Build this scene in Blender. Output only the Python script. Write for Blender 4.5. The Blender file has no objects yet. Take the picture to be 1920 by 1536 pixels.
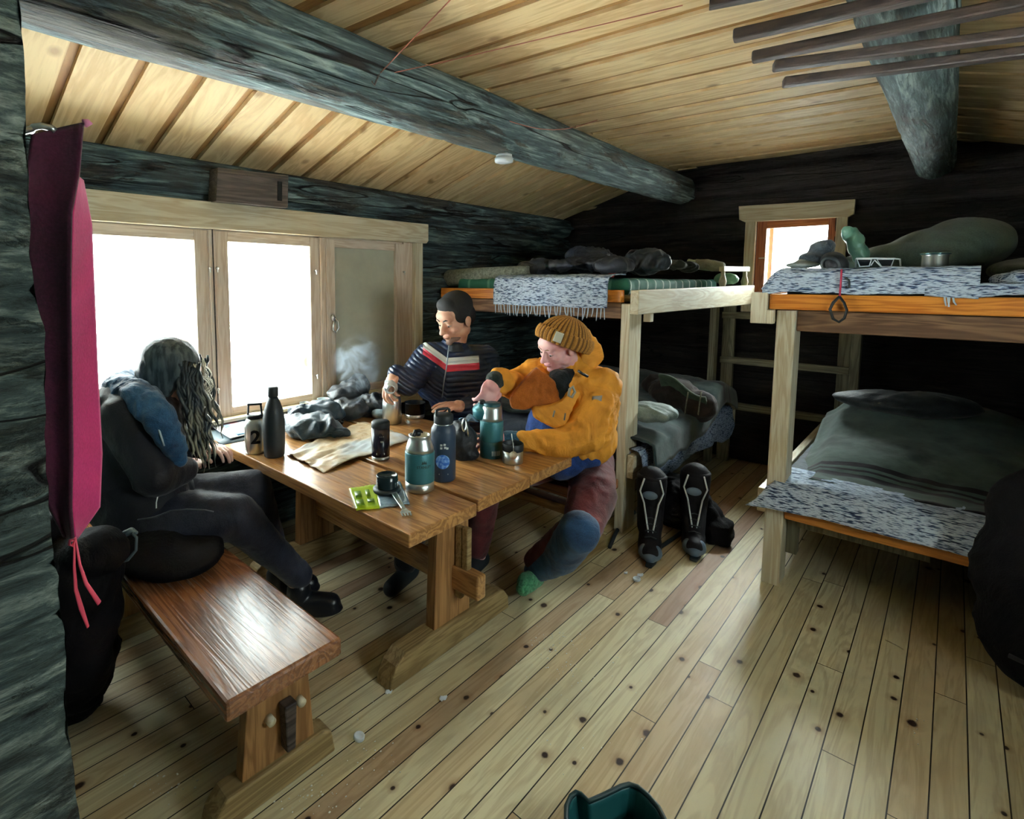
import bpy, bmesh, math, random
from mathutils import Vector, Matrix, noise, Quaternion
V = Vector
pi = math.pi
sc = bpy.context.scene
COL = sc.collection
rng = random.Random(7)

# ---------------------------------------------------------------- camera
CAM_H = 1.35
YAW, PIT, ROL = math.radians(44.3), math.radians(-5.18), math.radians(.16)
FOC, PX, PY = 1000., 812., 620.           # pinhole of the 1920 x 1536 photograph (shifted lens)
fw = V((math.cos(YAW)*math.cos(PIT), math.sin(YAW)*math.cos(PIT), math.sin(PIT)))
rt = fw.cross(V((0, 0, 1))).normalized(); up = rt.cross(fw)
rt, up = math.cos(ROL)*rt+math.sin(ROL)*up, -math.sin(ROL)*rt+math.cos(ROL)*up
EYE = V((0, 0, CAM_H))
cd = bpy.data.cameras.new('camera'); cam = bpy.data.objects.new('camera', cd); COL.objects.link(cam)
m3 = Matrix((rt, up, -fw)).transposed()
cam.matrix_world = Matrix.Translation(EYE) @ m3.to_4x4()
cd.sensor_fit = 'HORIZONTAL'; cd.sensor_width = 36; cd.lens = FOC/1920*36
cd.shift_x = (960-PX)/1920; cd.shift_y = (PY-768)/1920; cd.clip_start = .02
sc.camera = cam

def ray(u, v): return rt*((u-PX)/FOC)-up*((v-PY)/FOC)+fw
def aZ(u, v, z): r = ray(u, v); return EYE+r*((z-CAM_H)/r.z)     # a point measured in the photo, on a height
def aY(u, v, y): r = ray(u, v); return EYE+r*(y/r.y)              # ... on a plane parallel to the window wall
def aX(u, v, x): r = ray(u, v); return EYE+r*(x/r.x)              # ... on a plane parallel to the back wall
def aD(u, v, d): return EYE+ray(u, v)*d                           # ... at a distance

# ---------------------------------------------------------------- world, lights, exposure
w = bpy.data.worlds.new('overcast'); sc.world = w; w.use_nodes = True
bg = w.node_tree.nodes['Background']; bg.inputs[0].default_value = (.87, 1, .98, 1); bg.inputs[1].default_value = 1.
_n = w.node_tree.nodes; _l = w.node_tree.links; _tc = _n.new('ShaderNodeTexCoord'); _d = _n.new('ShaderNodeVectorMath'); _d.operation = 'DOT_PRODUCT'; _d.inputs[1].default_value = (math.cos(math.radians(30)), .03, math.sin(math.radians(30)))
_l.new(_tc.outputs['Generated'], _d.inputs[0]); _m = _n.new('ShaderNodeMapRange'); _m.interpolation_type = 'SMOOTHSTEP'; _m.inputs[1].default_value = .84; _m.inputs[2].default_value = 1.0; _m.inputs[3].default_value = 14.; _m.inputs[4].default_value = 110.
_l.new(_d.outputs['Value'], _m.inputs[0]); _l.new(_m.outputs[0], bg.inputs[1])      # thin cloud, brightest where the sky glows beyond the small window
sc.view_settings.view_transform = 'Standard'; sc.view_settings.look = 'None'
sc.view_settings.exposure = .72; sc.view_settings.gamma = 1
cy = sc.cycles
cy.use_denoising = True; cy.max_bounces = 8; cy.diffuse_bounces = 5; cy.glossy_bounces = 3; cy.transmission_bounces = 5
cy.transparent_max_bounces = 10; cy.caustics_reflective = False; cy.caustics_refractive = False
cy.sample_clamp_indirect = 6; cy.use_adaptive_sampling = True; cy.volume_bounces = 0
sl = bpy.data.lights.new('hazy_sun', 'SUN'); sl.energy = 300; sl.angle = math.radians(3); sl.color = (1, .97, .88)
so = bpy.data.objects.new('hazy_sun', sl); COL.objects.link(so); so.rotation_euler = V((math.cos(math.radians(44)), -.02, -math.sin(math.radians(44)))).to_track_quat('-Z', 'Y').to_euler()
def portal(loc, rot, sx, sy):
    l = bpy.data.lights.new('window_portal', 'AREA'); l.shape = 'RECTANGLE'; l.size = sx; l.size_y = sy; l.cycles.is_portal = True
    o = bpy.data.objects.new('window_portal', l); o.location = loc; o.rotation_euler = rot; COL.objects.link(o)
WY = 2.573       # window wall
BX = 4.47        # back wall
RY = -.80        # right wall
portal((1.02, WY+.22, 1.13), (-pi/2, 0, 0), 1.5, .95)
portal((BX+.22, .82, 1.52), (0, pi/2, 0), .6, .5)
portal((1.32, RY-.22, 1.26), (pi/2, 0, 0), .78, .66)

# ---------------------------------------------------------------- material kit
def srgb(h):
    h = h.lstrip('#'); c = [int(h[i:i+2], 16)/255 for i in (0, 2, 4)]
    return tuple((x/12.92 if x <= .04045 else ((x+.055)/1.055)**2.4) for x in c)+(1,)
class NT:
    def __init__(s, name):
        s.m = bpy.data.materials.new(name); s.m.use_nodes = True; s.t = s.m.node_tree; s.b = s.t.nodes['Principled BSDF']; s.o = s.t.nodes['Material Output']
    def n(s, typ, ins=None, **kw):
        nd = s.t.nodes.new(typ)
        for k, v in kw.items(): setattr(nd, k, v)
        for k, v in (ins or {}).items(): s.set(nd, k, v)
        return nd
    def set(s, nd, k, v):
        i = nd.inputs[k]
        if isinstance(v, bpy.types.NodeSocket): s.t.links.new(v, i)
        elif isinstance(v, bpy.types.Node): s.t.links.new(v.outputs[0], i)
        else: i.default_value = v
    def math(s, op, a, b=0., c=0.): return s.n('ShaderNodeMath', {0: a, 1: b, 2: c}, operation=op).outputs[0]
    def vmath(s, op, a, b=(0, 0, 0)): return s.n('ShaderNodeVectorMath', {0: a, 1: b}, operation=op).outputs[0]
    def noise(s, vec, scale=5, detail=4, rough=.5, dist=0): return s.n('ShaderNodeTexNoise', {'Vector': vec, 'Scale': scale, 'Detail': detail, 'Roughness': rough, 'Distortion': dist}).outputs[0]
    def mix(s, f, a, b, mode='MIX'):
        nd = s.n('ShaderNodeMix', data_type='RGBA', blend_type=mode)
        for k, v in ((0, f), (6, a), (7, b)): s.set(nd, k, v)
        return nd.outputs[2]
    def ramp(s, f, stops):
        nd = s.n('ShaderNodeValToRGB', {0: f}); e = nd.color_ramp.elements
        while len(e) < len(stops): e.new(.5)
        for k, (p, c) in enumerate(stops): e[k].position = p; e[k].color = c if len(c) == 4 else (*c, 1)
        return nd.outputs[0]
    def rng(s, f, a, b, c=0., d=1.): return s.n('ShaderNodeMapRange', {0: f, 1: a, 2: b, 3: c, 4: d}).outputs[0]
    def obj(s, rand=True):
        tc = s.n('ShaderNodeTexCoord').outputs['Object']
        if rand:
            r = s.n('ShaderNodeObjectInfo').outputs['Random']
            tc = s.vmath('ADD', tc, s.vmath('SCALE', s.n('ShaderNodeCombineXYZ', {0: r, 1: r, 2: r}).outputs[0]) if False else s.n('ShaderNodeCombineXYZ', {0: s.math('MULTIPLY', r, 37.), 1: s.math('MULTIPLY', r, 91.), 2: s.math('MULTIPLY', r, 53.)}).outputs[0])
        return tc
    def scl(s, v, k): return s.n('ShaderNodeMapping', {'Vector': v, 'Scale': k}).outputs[0]
    def bump(s, h, st=.3, d=.01): s.set(s.b, 'Normal', s.n('ShaderNodeBump', {'Height': h, 'Strength': st, 'Distance': d}).outputs[0])
    def done(s, col=None, rough=None, metal=None, spec=None):
        if col is not None: s.set(s.b, 'Base Color', col)
        if rough is not None: s.set(s.b, 'Roughness', rough)
        if metal is not None: s.set(s.b, 'Metallic', metal)
        if spec is not None: s.set(s.b, 'Specular IOR Level', spec)
        return s.m
AX = {'X': 0, 'Y': 1, 'Z': 2}
def wood(name, light, dark, axis, rough=.55, knots=.6, bump=.15, spec=.4, knotcol='#4a2c1a', knot_scale=4., grain=1., coat=0.):
    t = NT(name); c = t.obj()
    k = [14*grain]*3; k[AX[axis]] = 1.1*grain
    cs = t.scl(c, k)
    a = t.noise(cs, 1.0, 4, .55, .6)
    rings = t.math('SINE', t.math('MULTIPLY', a, 46.)); rings = t.rng(rings, -1, 1)
    k2 = [120]*3; k2[AX[axis]] = 4
    fine = t.noise(t.scl(c, k2), 1., 3, .6)
    f = t.math('ADD', t.math('MULTIPLY', rings, .42), t.math('MULTIPLY', fine, .45)); f = t.math('ADD', f, t.math('MULTIPLY', t.noise(c, 2.2, 2), .25))
    col = t.ramp(f, [(.25, srgb(light)), (.85, srgb(dark))])
    kk = [1.]*3; kk[AX[axis]] = .62
    vo = t.n('ShaderNodeTexVoronoi', {'Vector': t.scl(c, kk), 'Scale': knot_scale, 'Randomness': 1.})
    kd = t.rng(vo.outputs['Distance'], .07, .13, 1, 0)
    keep = t.math('GREATER_THAN', t.n('ShaderNodeSeparateColor', {0: vo.outputs['Color']}).outputs[0], 1-knots)
    kd = t.math('MULTIPLY', kd, keep)
    col = t.mix(t.math('MULTIPLY', kd, .85), col, srgb(knotcol))
    t.bump(t.math('SUBTRACT', f, kd), bump, .004)
    t.set(t.b, 'Coat Weight', coat); t.set(t.b, 'Coat Roughness', .2)
    return t.done(col, t.math('ADD', rough-.08, t.math('MULTIPLY', fine, .16)), spec=spec)
def logmat(name, axis, cols=('#090c0e', '#3a4b4e', '#87a09e'), warm='#3b3025', barkf=.8):
    t = NT(name); c = t.obj(False)
    k = [26]*3; k[AX[axis]] = 2.2
    a = t.noise(t.scl(c, k), 1., 8, .68, .8)
    k = [70]*3; k[AX[axis]] = 5
    b = t.noise(t.scl(c, k), 1., 5, .7)
    g = t.noise(c, 2.6, 3, .6)
    f = t.math('ADD', t.math('MULTIPLY', a, .6), t.math('MULTIPLY', b, .4))
    col = t.ramp(f, [(.36, srgb(cols[0])), (.5, srgb(cols[1])), (.66, srgb(cols[2]))])
    k = [7]*3; k[AX[axis]] = 1.3
    pa = t.noise(t.scl(c, k), 1., 9, .72, .5); bark = t.rng(pa, .53, .57)
    col = t.mix(t.math('MULTIPLY', bark, barkf), col, t.mix(t.rng(b, .4, .6), srgb('#0a0706'), srgb(warm)))
    col = t.mix(t.rng(g, .5, .66, 0, .35), col, srgb(warm))
    k = [5.5]*3; k[AX[axis]] = .35
    cr = t.math('ABSOLUTE', t.math('SUBTRACT', t.noise(t.scl(c, k), 1., 3, .5, .3), .5)); crack = t.rng(cr, .002, .006, 1, 0)
    col = t.mix(crack, col, srgb('#050404'))
    t.bump(t.math('SUBTRACT', t.math('SUBTRACT', f, t.math('MULTIPLY', bark, .35)), crack), .9, .02)
    return t.done(col, .72, spec=.35)
def plain(name, col, rough=.5, metal=0., spec=.5, bump=0., bs=60, var=.0, sheen=0.):
    t = NT(name); c = srgb(col)
    if bump or var:
        n = t.noise(t.obj(), bs, 4, .6)
        if bump: t.bump(n, bump, .004)
        if var: c = t.mix(t.rng(n, .35, .65, 0, var), c, (c[0]*.35, c[1]*.35, c[2]*.35, 1))
    if sheen: t.set(t.b, 'Sheen Weight', sheen)
    return t.done(c, rough, metal, spec)
def fabric(name, col, col2=None, rough=.85, weave=260, fold=7, bump=.35, sheen=.15, spec=.25):
    t = NT(name); c = t.obj(); w_ = t.noise(c, weave, 2, .6); f = t.noise(c, fold, 5, .6, .8)
    a = srgb(col); b = srgb(col2) if col2 else (a[0]*.55, a[1]*.55, a[2]*.55, 1)
    colr = t.mix(t.rng(t.math('ADD', t.math('MULTIPLY', f, .7), t.math('MULTIPLY', w_, .3)), .38, .62), b, a)
    t.bump(t.math('ADD', t.math('MULTIPLY', f, 1.), t.math('MULTIPLY', w_, .08)), bump, .03)
    t.set(t.b, 'Sheen Weight', sheen)
    return t.done(colr, rough, spec=spec)

# ---------------------------------------------------------------- mesh kit (everything is collected in world coordinates)
class MB:
    def __init__(s): s.v = []; s.f = []; s.sm = []; s.mi = []
    def add(s, vs, fs, smooth=False, mi=0):
        o = len(s.v); s.v += [V(p) for p in vs]; s.f += [tuple(i+o for i in f) for f in fs]; s.sm += [smooth]*len(fs); s.mi += [mi]*len(fs); return s
    def box(s, a, b, rot=None, pivot=None, mi=0):
        a = V(a); b = V(b); lo = V((min(a.x, b.x), min(a.y, b.y), min(a.z, b.z))); hi = V((max(a.x, b.x), max(a.y, b.y), max(a.z, b.z)))
        vs = [V((x, y, z)) for x in (lo.x, hi.x) for y in (lo.y, hi.y) for z in (lo.z, hi.z)]
        if rot: pv = V(pivot) if pivot is not None else (lo+hi)/2; vs = [pv+rot@(p-pv) for p in vs]
        return s.add(vs, [(0, 1, 3, 2), (4, 6, 7, 5), (0, 4, 5, 1), (2, 3, 7, 6), (0, 2, 6, 4), (1, 5, 7, 3)], mi=mi)
    def beam(s, p, q, wd, ht, upv=(0, 0, 1), mi=0):      # a squared bar from p to q
        p = V(p); q = V(q); d = (q-p).normalized(); x = d.cross(V(upv)).normalized(); y = x.cross(d)
        vs = [e+x*(sx*wd/2)+y*(sy*ht/2) for e in (p, q) for sx in (-1, 1) for sy in (-1, 1)]
        return s.add(vs, [(0, 1, 3, 2), (4, 6, 7, 5), (0, 4, 5, 1), (2, 3, 7, 6), (0, 2, 6, 4), (1, 5, 7, 3)], mi=mi)
    def tube(s, pts, r, n=10, cap=True, closed=False, flat=1., mi=0):
        pts = [V(p) for p in pts]; m = len(pts); rr = r if isinstance(r, (list, tuple)) else [r]*m
        vs = []; fs = []; prev = None
        for i, p in enumerate(pts):
            a = pts[(i-1) % m] if (closed or i) else p; b = pts[(i+1) % m] if (closed or i < m-1) else p
            d = (b-a).normalized() if (b-a).length > 1e-9 else V((0, 0, 1))
            if prev is None: x = d.orthogonal().normalized()
            else: x = (prev-d*prev.dot(d)).normalized()
            prev = x; y = d.cross(x)
            vs += [p+(x*math.cos(2*pi*k/n)+y*math.sin(2*pi*k/n)*flat)*rr[i] for k in range(n)]
        for i in range(m if closed else m-1):
            for k in range(n): fs.append((i*n+k, i*n+(k+1) % n, ((i+1) % m)*n+(k+1) % n, ((i+1) % m)*n+k))
        if cap and not closed: fs.append(tuple(range(n-1, -1, -1))); fs.append(tuple((m-1)*n+k for k in range(n)))
        return s.add(vs, fs, True, mi=mi)
    def lathe(s, c, prof, n=32, axis=(0, 0, 1), mi=0):   # prof: (radius, height) from the base up
        c = V(c); q = V((0, 0, 1)).rotation_difference(V(axis)); vs = []; fs = []; m = len(prof)
        for r, h in prof: vs += [c+q@V((r*math.cos(2*pi*k/n), r*math.sin(2*pi*k/n), h)) for k in range(n)]
        for i in range(m-1):
            for k in range(n): fs.append((i*n+k, i*n+(k+1) % n, (i+1)*n+(k+1) % n, (i+1)*n+k))
        fs.append(tuple(range(n-1, -1, -1))); fs.append(tuple((m-1)*n+k for k in range(n)))
        return s.add(vs, fs, True, mi=mi)
    def ell(s, c, r, rot=None, nu=20, nv=12, mi=0):
        c = V(c); r = V((r, r, r)) if isinstance(r, (int, float)) else V(r); vs = []; fs = []
        for i in range(nv+1):
            th = pi*i/nv
            for k in range(nu):
                p = V((r.x*math.sin(th)*math.cos(2*pi*k/nu), r.y*math.sin(th)*math.sin(2*pi*k/nu), r.z*math.cos(th)))
                vs.append(c+(rot@p if rot else p))
        for i in range(nv):
            for k in range(nu): fs.append((i*nu+k, (i+1)*nu+k, (i+1)*nu+(k+1) % nu, i*nu+(k+1) % nu))
        return s.add(vs, fs, True, mi=mi)
    def cap(s, p, q, r0, r1=None, n=16, mi=0):            # a tapering limb with round ends
        p = V(p); q = V(q); r1 = r0 if r1 is None else r1; d = q-p; L = max(d.length, 1e-6); d /= L
        prof = []
        for i in range(5): a = -pi/2+pi/2*i/5; prof.append((p+d*(r0*math.sin(a)), max(r0*math.cos(a), 1e-4)))
        for i in range(6): t = i/5; prof.append((p+(q-p)*t, r0+(r1-r0)*t))
        for i in range(1, 6): a = pi/2*i/5; prof.append((q+d*(r1*math.sin(a)), max(r1*math.cos(a), 1e-4)))
        x = d.orthogonal().normalized(); y = d.cross(x); vs = []; fs = []
        for c, r in prof: vs += [c+(x*math.cos(2*pi*k/n)+y*math.sin(2*pi*k/n))*r for k in range(n)]
        for i in range(len(prof)-1):
            for k in range(n): fs.append((i*n+k, i*n+(k+1) % n, (i+1)*n+(k+1) % n, (i+1)*n+k))
        fs.append(tuple(range(n-1, -1, -1))); fs.append(tuple((len(prof)-1)*n+k for k in range(n)))
        return s.add(vs, fs, True, mi=mi)
    def chain(s, pts, rs, n=16):
        for a, b, ra, rb in zip(pts[:-1], pts[1:], rs[:-1], rs[1:]): s.cap(a, b, ra, rb, n)
        return s
    def prism(s, outline, a, mi=0):                       # planar outline swept by vector a
        n = len(outline); a = V(a); vs = [V(p) for p in outline]+[V(p)+a for p in outline]
        fs = [tuple(range(n-1, -1, -1)), tuple(range(n, 2*n))]+[(i, (i+1) % n, n+(i+1) % n, n+i) for i in range(n)]
        return s.add(vs, fs, mi=mi)
    def grid(s, fn, nu, nv, thick=0., mi=0, wrap=False):          # fn(u,v) in 0..1 -> point
        vs = [V(fn(i/nu, j/nv)) for i in range(nu+1) for j in range(nv+1)]; fs = []
        for i in range(nu):
            for j in range(nv): a = i*(nv+1)+j; fs.append((a, a+nv+1, a+nv+2, a+1))
        if thick:
            nr = [V((0, 0, 0)) for _ in vs]
            for f in fs:
                q = (vs[f[2]]-vs[f[0]]).cross(vs[f[3]]-vs[f[1]])
                for i in f: nr[i] += q
            k = len(vs); vs = vs+[p-(q.normalized()*thick if q.length > 1e-12 else V((0, 0, -thick))) for p, q in zip(vs, nr)]
            f2 = [tuple(i+k for i in reversed(f)) for f in fs]; rim = []
            ed = [(i*(nv+1)) for i in range(nu+1)]+[nu*(nv+1)+j for j in range(1, nv+1)]+[i*(nv+1)+nv for i in range(nu-1, -1, -1)]+[j for j in range(nv-1, 0, -1)]
            for a, b in zip(ed, ed[1:]+ed[:1]): rim.append((b, a, a+k, b+k))
            fs = fs+f2+rim
        return s.add(vs, fs, True, mi=mi)
    def obj(s, name, mat, parent=None, bevel=0., remesh=0., smooth=0, sub=0, disp=None, origin=None):
        vs = s.v
        lo = V([min(p[i] for p in vs) for i in range(3)]); hi = V([max(p[i] for p in vs) for i in range(3)])
        org = V(origin) if origin is not None else V(((lo.x+hi.x)/2, (lo.y+hi.y)/2, lo.z))
        me = bpy.data.meshes.new(name); me.from_pydata([p-org for p in vs], [], s.f); me.validate()
        if len(me.polygons) == len(s.sm): me.polygons.foreach_set('use_smooth', s.sm); me.polygons.foreach_set('material_index', s.mi)
        else: me.polygons.foreach_set('use_smooth', [True]*len(me.polygons))
        o = bpy.data.objects.new(name, me); COL.objects.link(o); o.location = org
        for m in (mat if isinstance(mat, (list, tuple)) else [mat]): me.materials.append(m)
        bm = bmesh.new(); bm.from_mesh(me); bmesh.ops.recalc_face_normals(bm, faces=bm.faces); bm.to_mesh(me); bm.free()
        if remesh:
            md = o.modifiers.new('r', 'REMESH'); md.mode = 'VOXEL'; md.voxel_size = remesh; md.use_smooth_shade = True
            if smooth: ms = o.modifiers.new('s', 'SMOOTH'); ms.iterations = smooth; ms.factor = .5
            bpy.context.view_layer.update(); ev = o.evaluated_get(bpy.context.evaluated_depsgraph_get())
            nm = bpy.data.meshes.new_from_object(ev); o.modifiers.clear(); o.data = nm; me = nm
            nm.polygons.foreach_set('use_smooth', [True]*len(nm.polygons))
        if disp:
            me.update(); nn = [v.normal.copy() for v in me.vertices]
            for v, q in zip(me.vertices, nn): v.co += q*disp(v.co+org)
            if remesh:
                bm = bmesh.new(); bm.from_mesh(me)
                for _ in range(3 if remesh < .0075 else 1): bmesh.ops.smooth_vert(bm, verts=bm.verts, factor=.5, use_axis_x=True, use_axis_y=True, use_axis_z=True)
                bm.to_mesh(me); bm.free()
            me.update()
        if bevel: b = o.modifiers.new('b', 'BEVEL'); b.width = bevel; b.segments = 2; b.limit_method = 'ANGLE'; b.angle_limit = .7
        if sub: b = o.modifiers.new('u', 'SUBSURF'); b.levels = sub; b.render_levels = sub
        if parent is not None:
            o.parent = parent; w_ = V((0, 0, 0)); p = parent
            while p is not None: w_ += p.location; p = p.parent
            o.location = org-w_
        return o
def thing(name, label, cat, loc, group=None):
    o = bpy.data.objects.new(name, None); COL.objects.link(o); o.location = V(loc); o.empty_display_size = .05
    o['label'] = label; o['category'] = cat
    if group: o['group'] = group
    return o
def tag(o, label=None, cat=None, group=None, kind=None):
    for k, v in (('label', label), ('category', cat), ('group', group), ('kind', kind)):
        if v: o[k] = v
    return o
def copy_tree(o, parent=None, off=V((0, 0, 0))):
    c = o.copy(); COL.objects.link(c); c.parent = parent
    if parent is None: c.location = o.location+off
    for ch in [x for x in COL.objects if x.parent == o]: copy_tree(ch, c)
    return c
def fold(amp, sc_=6., oct_=3, seed=0., stretch=(1, 1, 1)):   # cloth creases: warped ridges along the normal
    def f(p):
        q = V((p.x*stretch[0], p.y*stretch[1], p.z*stretch[2]))*sc_+V((seed, seed*1.7, seed*.3)); q += noise.noise_vector(q*.55)*1.1; r = .6*noise.noise(q*.5); a = .55
        for _ in range(oct_):
            k = 1-abs(noise.noise(q))*3.2; r += a*max(k, -.25)*.8; q = q*1.9+noise.noise_vector(q)*.5; a *= .5
        return amp*(r-.15)
    return f
def nz(x, y, z=0.): return noise.noise(V((x, y, z)))
# ---------------------------------------------------------------- materials
m_pine_x = wood('pale_pine_x', '#ded8bf', '#c1b08c', 'X', .5, .55); m_pine_y = wood('pale_pine_y', '#ded8bf', '#c1b08c', 'Y', .5, .55)
m_pine_z = wood('pale_pine_z', '#e2ddc6', '#c4b492', 'Z', .5, .6)
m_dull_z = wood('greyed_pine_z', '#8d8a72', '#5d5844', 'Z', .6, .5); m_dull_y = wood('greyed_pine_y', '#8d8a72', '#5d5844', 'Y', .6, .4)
m_brown_y = wood('brown_pine_y', '#8a6a4c', '#553b28', 'Y', .6, .5)
m_sash_z = wood('sash_pine_z', '#eadccb', '#d0b9a0', 'Z', .45, .35); m_sash_x = wood('sash_pine_x', '#eadccb', '#d0b9a0', 'X', .45, .35); m_sash_y = wood('sash_pine_y', '#c07a48', '#8f5328', 'Y', .45, .35)
m_oil_y = wood('oiled_pine_y', '#c2935a', '#875a30', 'Y', .3, .5, .12, .5, '#2a1509', coat=.45)
m_oil_yb = wood('oiled_bench_y', '#a87450', '#6f4630', 'Y', .26, .5, .25, .5, '#2a1509', coat=.5)
m_oil_z = wood('oiled_pine_z', '#b08454', '#835c36', 'Z', .45, .4, .12, .4, '#2a1509')
m_oil_x = wood('oiled_pine_x', '#ab9468', '#7c6640', 'X', .5, .4, .15, .4, '#2a1509')
m_orange_y = wood('varnished_board_y', '#e2963f', '#b5641c', 'Y', .35, .4, .1, .5, '#3c1c0a')
m_dark_y = wood('dark_lath_y', '#3b2f29', '#1b1412', 'Y', .55, .2, .3); m_dark_x = wood('dark_wood_x', '#5a504a', '#302724', 'X', .6, .2, .3)
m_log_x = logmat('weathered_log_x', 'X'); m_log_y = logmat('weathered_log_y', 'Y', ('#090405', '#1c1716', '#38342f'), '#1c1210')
m_log_near = logmat('weathered_log_near', 'X', ('#0b0f10', '#4a5a57', '#b3c0b4'), '#4a4234', .25)
m_beam = logmat('beam_log', 'X', ('#0a0f10', '#4c6163', '#b2c8c4'), '#50493a')
def floormat():
    t = NT('pine_floor'); c = t.obj(False); s = t.n('ShaderNodeSeparateXYZ', {0: c}); x, y = s.outputs[0], s.outputs[1]
    yy = t.math('DIVIDE', t.math('ADD', y, -.039), .0762); k = t.math('FLOOR', yy); fy = t.math('FRACT', yy)
    wn = t.n('ShaderNodeTexWhiteNoise', {'W': k}, noise_dimensions='1D'); r1 = wn.outputs[0]
    xx = t.math('DIVIDE', t.math('ADD', x, t.math('MULTIPLY', r1, 7.3)), 2.9); j = t.math('FLOOR', xx); fx = t.math('FRACT', xx)
    wn2 = t.n('ShaderNodeTexWhiteNoise', {'Vector': t.n('ShaderNodeCombineXYZ', {0: k, 1: j})}, noise_dimensions='2D'); r2 = wn2.outputs[0]
    cc = t.n('ShaderNodeCombineXYZ', {0: x, 1: y, 2: t.math('MULTIPLY', r2, 23.)}).outputs[0]
    a = t.noise(t.scl(cc, (1.3, 15, 1)), 1., 4, .55, .7); rings = t.rng(t.math('SINE', t.math('MULTIPLY', a, 40.)), -1, 1)
    fine = t.noise(t.scl(cc, (5, 150, 1)), 1., 3, .6)
    f = t.math('ADD', t.math('MULTIPLY', rings, .4), t.math('MULTIPLY', fine, .5))
    base = t.ramp(r2, [(0, srgb('#a98c74')), (.25, srgb('#c9b690')), (.5, srgb('#d3c9a3')), (1, srgb('#dcd5b2'))])
    dk = t.mix(1., base, (.62, .53, .45, 1), 'MULTIPLY')
    col = t.mix(t.rng(f, .3, .85, 0, .7), base, dk)
    vo = t.n('ShaderNodeTexVoronoi', {'Vector': t.n('ShaderNodeCombineXYZ', {0: t.math('ADD', t.math('MULTIPLY', x, .8), t.math('MULTIPLY', r2, 13.)), 1: y}), 'Scale': 7., 'Randomness': 1.}, voronoi_dimensions='2D')
    keep = t.math('GREATER_THAN', t.n('ShaderNodeSeparateColor', {0: vo.outputs['Color']}).outputs[0], .66)
    wob = t.math('ADD', t.math('MULTIPLY', vo.outputs['Distance'], t.rng(t.n('ShaderNodeSeparateColor', {0: vo.outputs['Color']}).outputs[1], 0, 1, .75, 1.9)), t.math('MULTIPLY', t.noise(cc, 60, 2), .05))
    kn = t.math('MULTIPLY', t.rng(wob, .075, .11, 1, 0), keep); halo = t.math('MULTIPLY', t.rng(wob, .09, .24, .45, 0), keep)
    col = t.mix(halo, col, srgb('#8a5f3c')); col = t.mix(kn, col, srgb('#2b1711'))
    gap = t.math('LESS_THAN', t.math('MINIMUM', fy, t.math('SUBTRACT', 1., fy)), .022)
    gx = t.math('LESS_THAN', fx, .001); gap = t.math('MAXIMUM', gap, gx)
    col = t.mix(gap, col, srgb('#1a120c'))
    grime = t.noise(c, 1.6, 5, .6); col = t.mix(t.rng(grime, .52, .75, 0, .35), col, srgb('#6f6a58'))
    t.bump(t.math('SUBTRACT', t.math('MULTIPLY', f, .3), gap), .5, .004)
    return t.done(col, t.math('ADD', .34, t.math('MULTIPLY', fine, .25)), spec=.4)
m_floor = floormat()
def ceilmat(name, light, dark):
    t = NT(name); tc = t.n('ShaderNodeUVMap').outputs[0]; s = t.n('ShaderNodeSeparateXYZ', {0: tc}); u, v = s.outputs[0], s.outputs[1]
    k = t.math('FLOOR', v); r = t.n('ShaderNodeTexWhiteNoise', {'W': k}, noise_dimensions='1D').outputs[0]
    cc = t.n('ShaderNodeCombineXYZ', {0: u, 1: v, 2: t.math('MULTIPLY', r, 31.)}).outputs[0]
    a = t.noise(t.scl(cc, (1.3, 2.0, 1)), 1., 4, .55, .7); rings = t.rng(t.math('SINE', t.math('MULTIPLY', a, 42.)), -1, 1)
    fine = t.noise(t.scl(cc, (6, 30, 1)), 1., 3, .6); f = t.math('ADD', t.math('MULTIPLY', rings, .4), t.math('MULTIPLY', fine, .5))
    base = t.mix(t.math('MULTIPLY', r, .5), srgb(light), srgb(dark)); dk = t.mix(1., base, (.62, .5, .38, 1), 'MULTIPLY')
    col = t.mix(t.rng(f, .25, .85, 0, .8), base, dk)
    vo = t.n('ShaderNodeTexVoronoi', {'Vector': t.scl(cc, (1., .16, 1)), 'Scale': 2.6, 'Randomness': 1.})
    vo2 = t.n('ShaderNodeTexVoronoi', {'Vector': t.n('ShaderNodeCombineXYZ', {0: t.math('MULTIPLY', u, .7), 1: t.math('MULTIPLY', v, .2), 2: 0.}), 'Scale': 4.}, voronoi_dimensions='2D')
    kp = t.math('GREATER_THAN', t.n('ShaderNodeSeparateColor', {0: vo2.outputs['Color']}).outputs[0], .6); col = t.mix(t.math('MULTIPLY', t.rng(vo2.outputs['Distance'], .035, .10, .7, 0), kp), col, srgb('#86623c'))
    t.bump(f, .12, .004)
    return t.done(col, .6, spec=.3)
m_ceil_a = ceilmat('ceiling_board', '#ead3a4', '#d9b983'); m_ceil_b = ceilmat('ceiling_upper_board_shaded', '#a07b48', '#7d5a30')  # upper boards brown, darkened further to paint the shade in the gaps

# ---------------------------------------------------------------- floor
def structure(o, lab=None): o['kind'] = 'structure'; return o
XL = -1.6
structure(MB().box((XL, RY-.2, -.12), (BX+.3, WY+.2, 0)).obj('floor', m_floor, origin=(0, 0, 0)))

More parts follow.
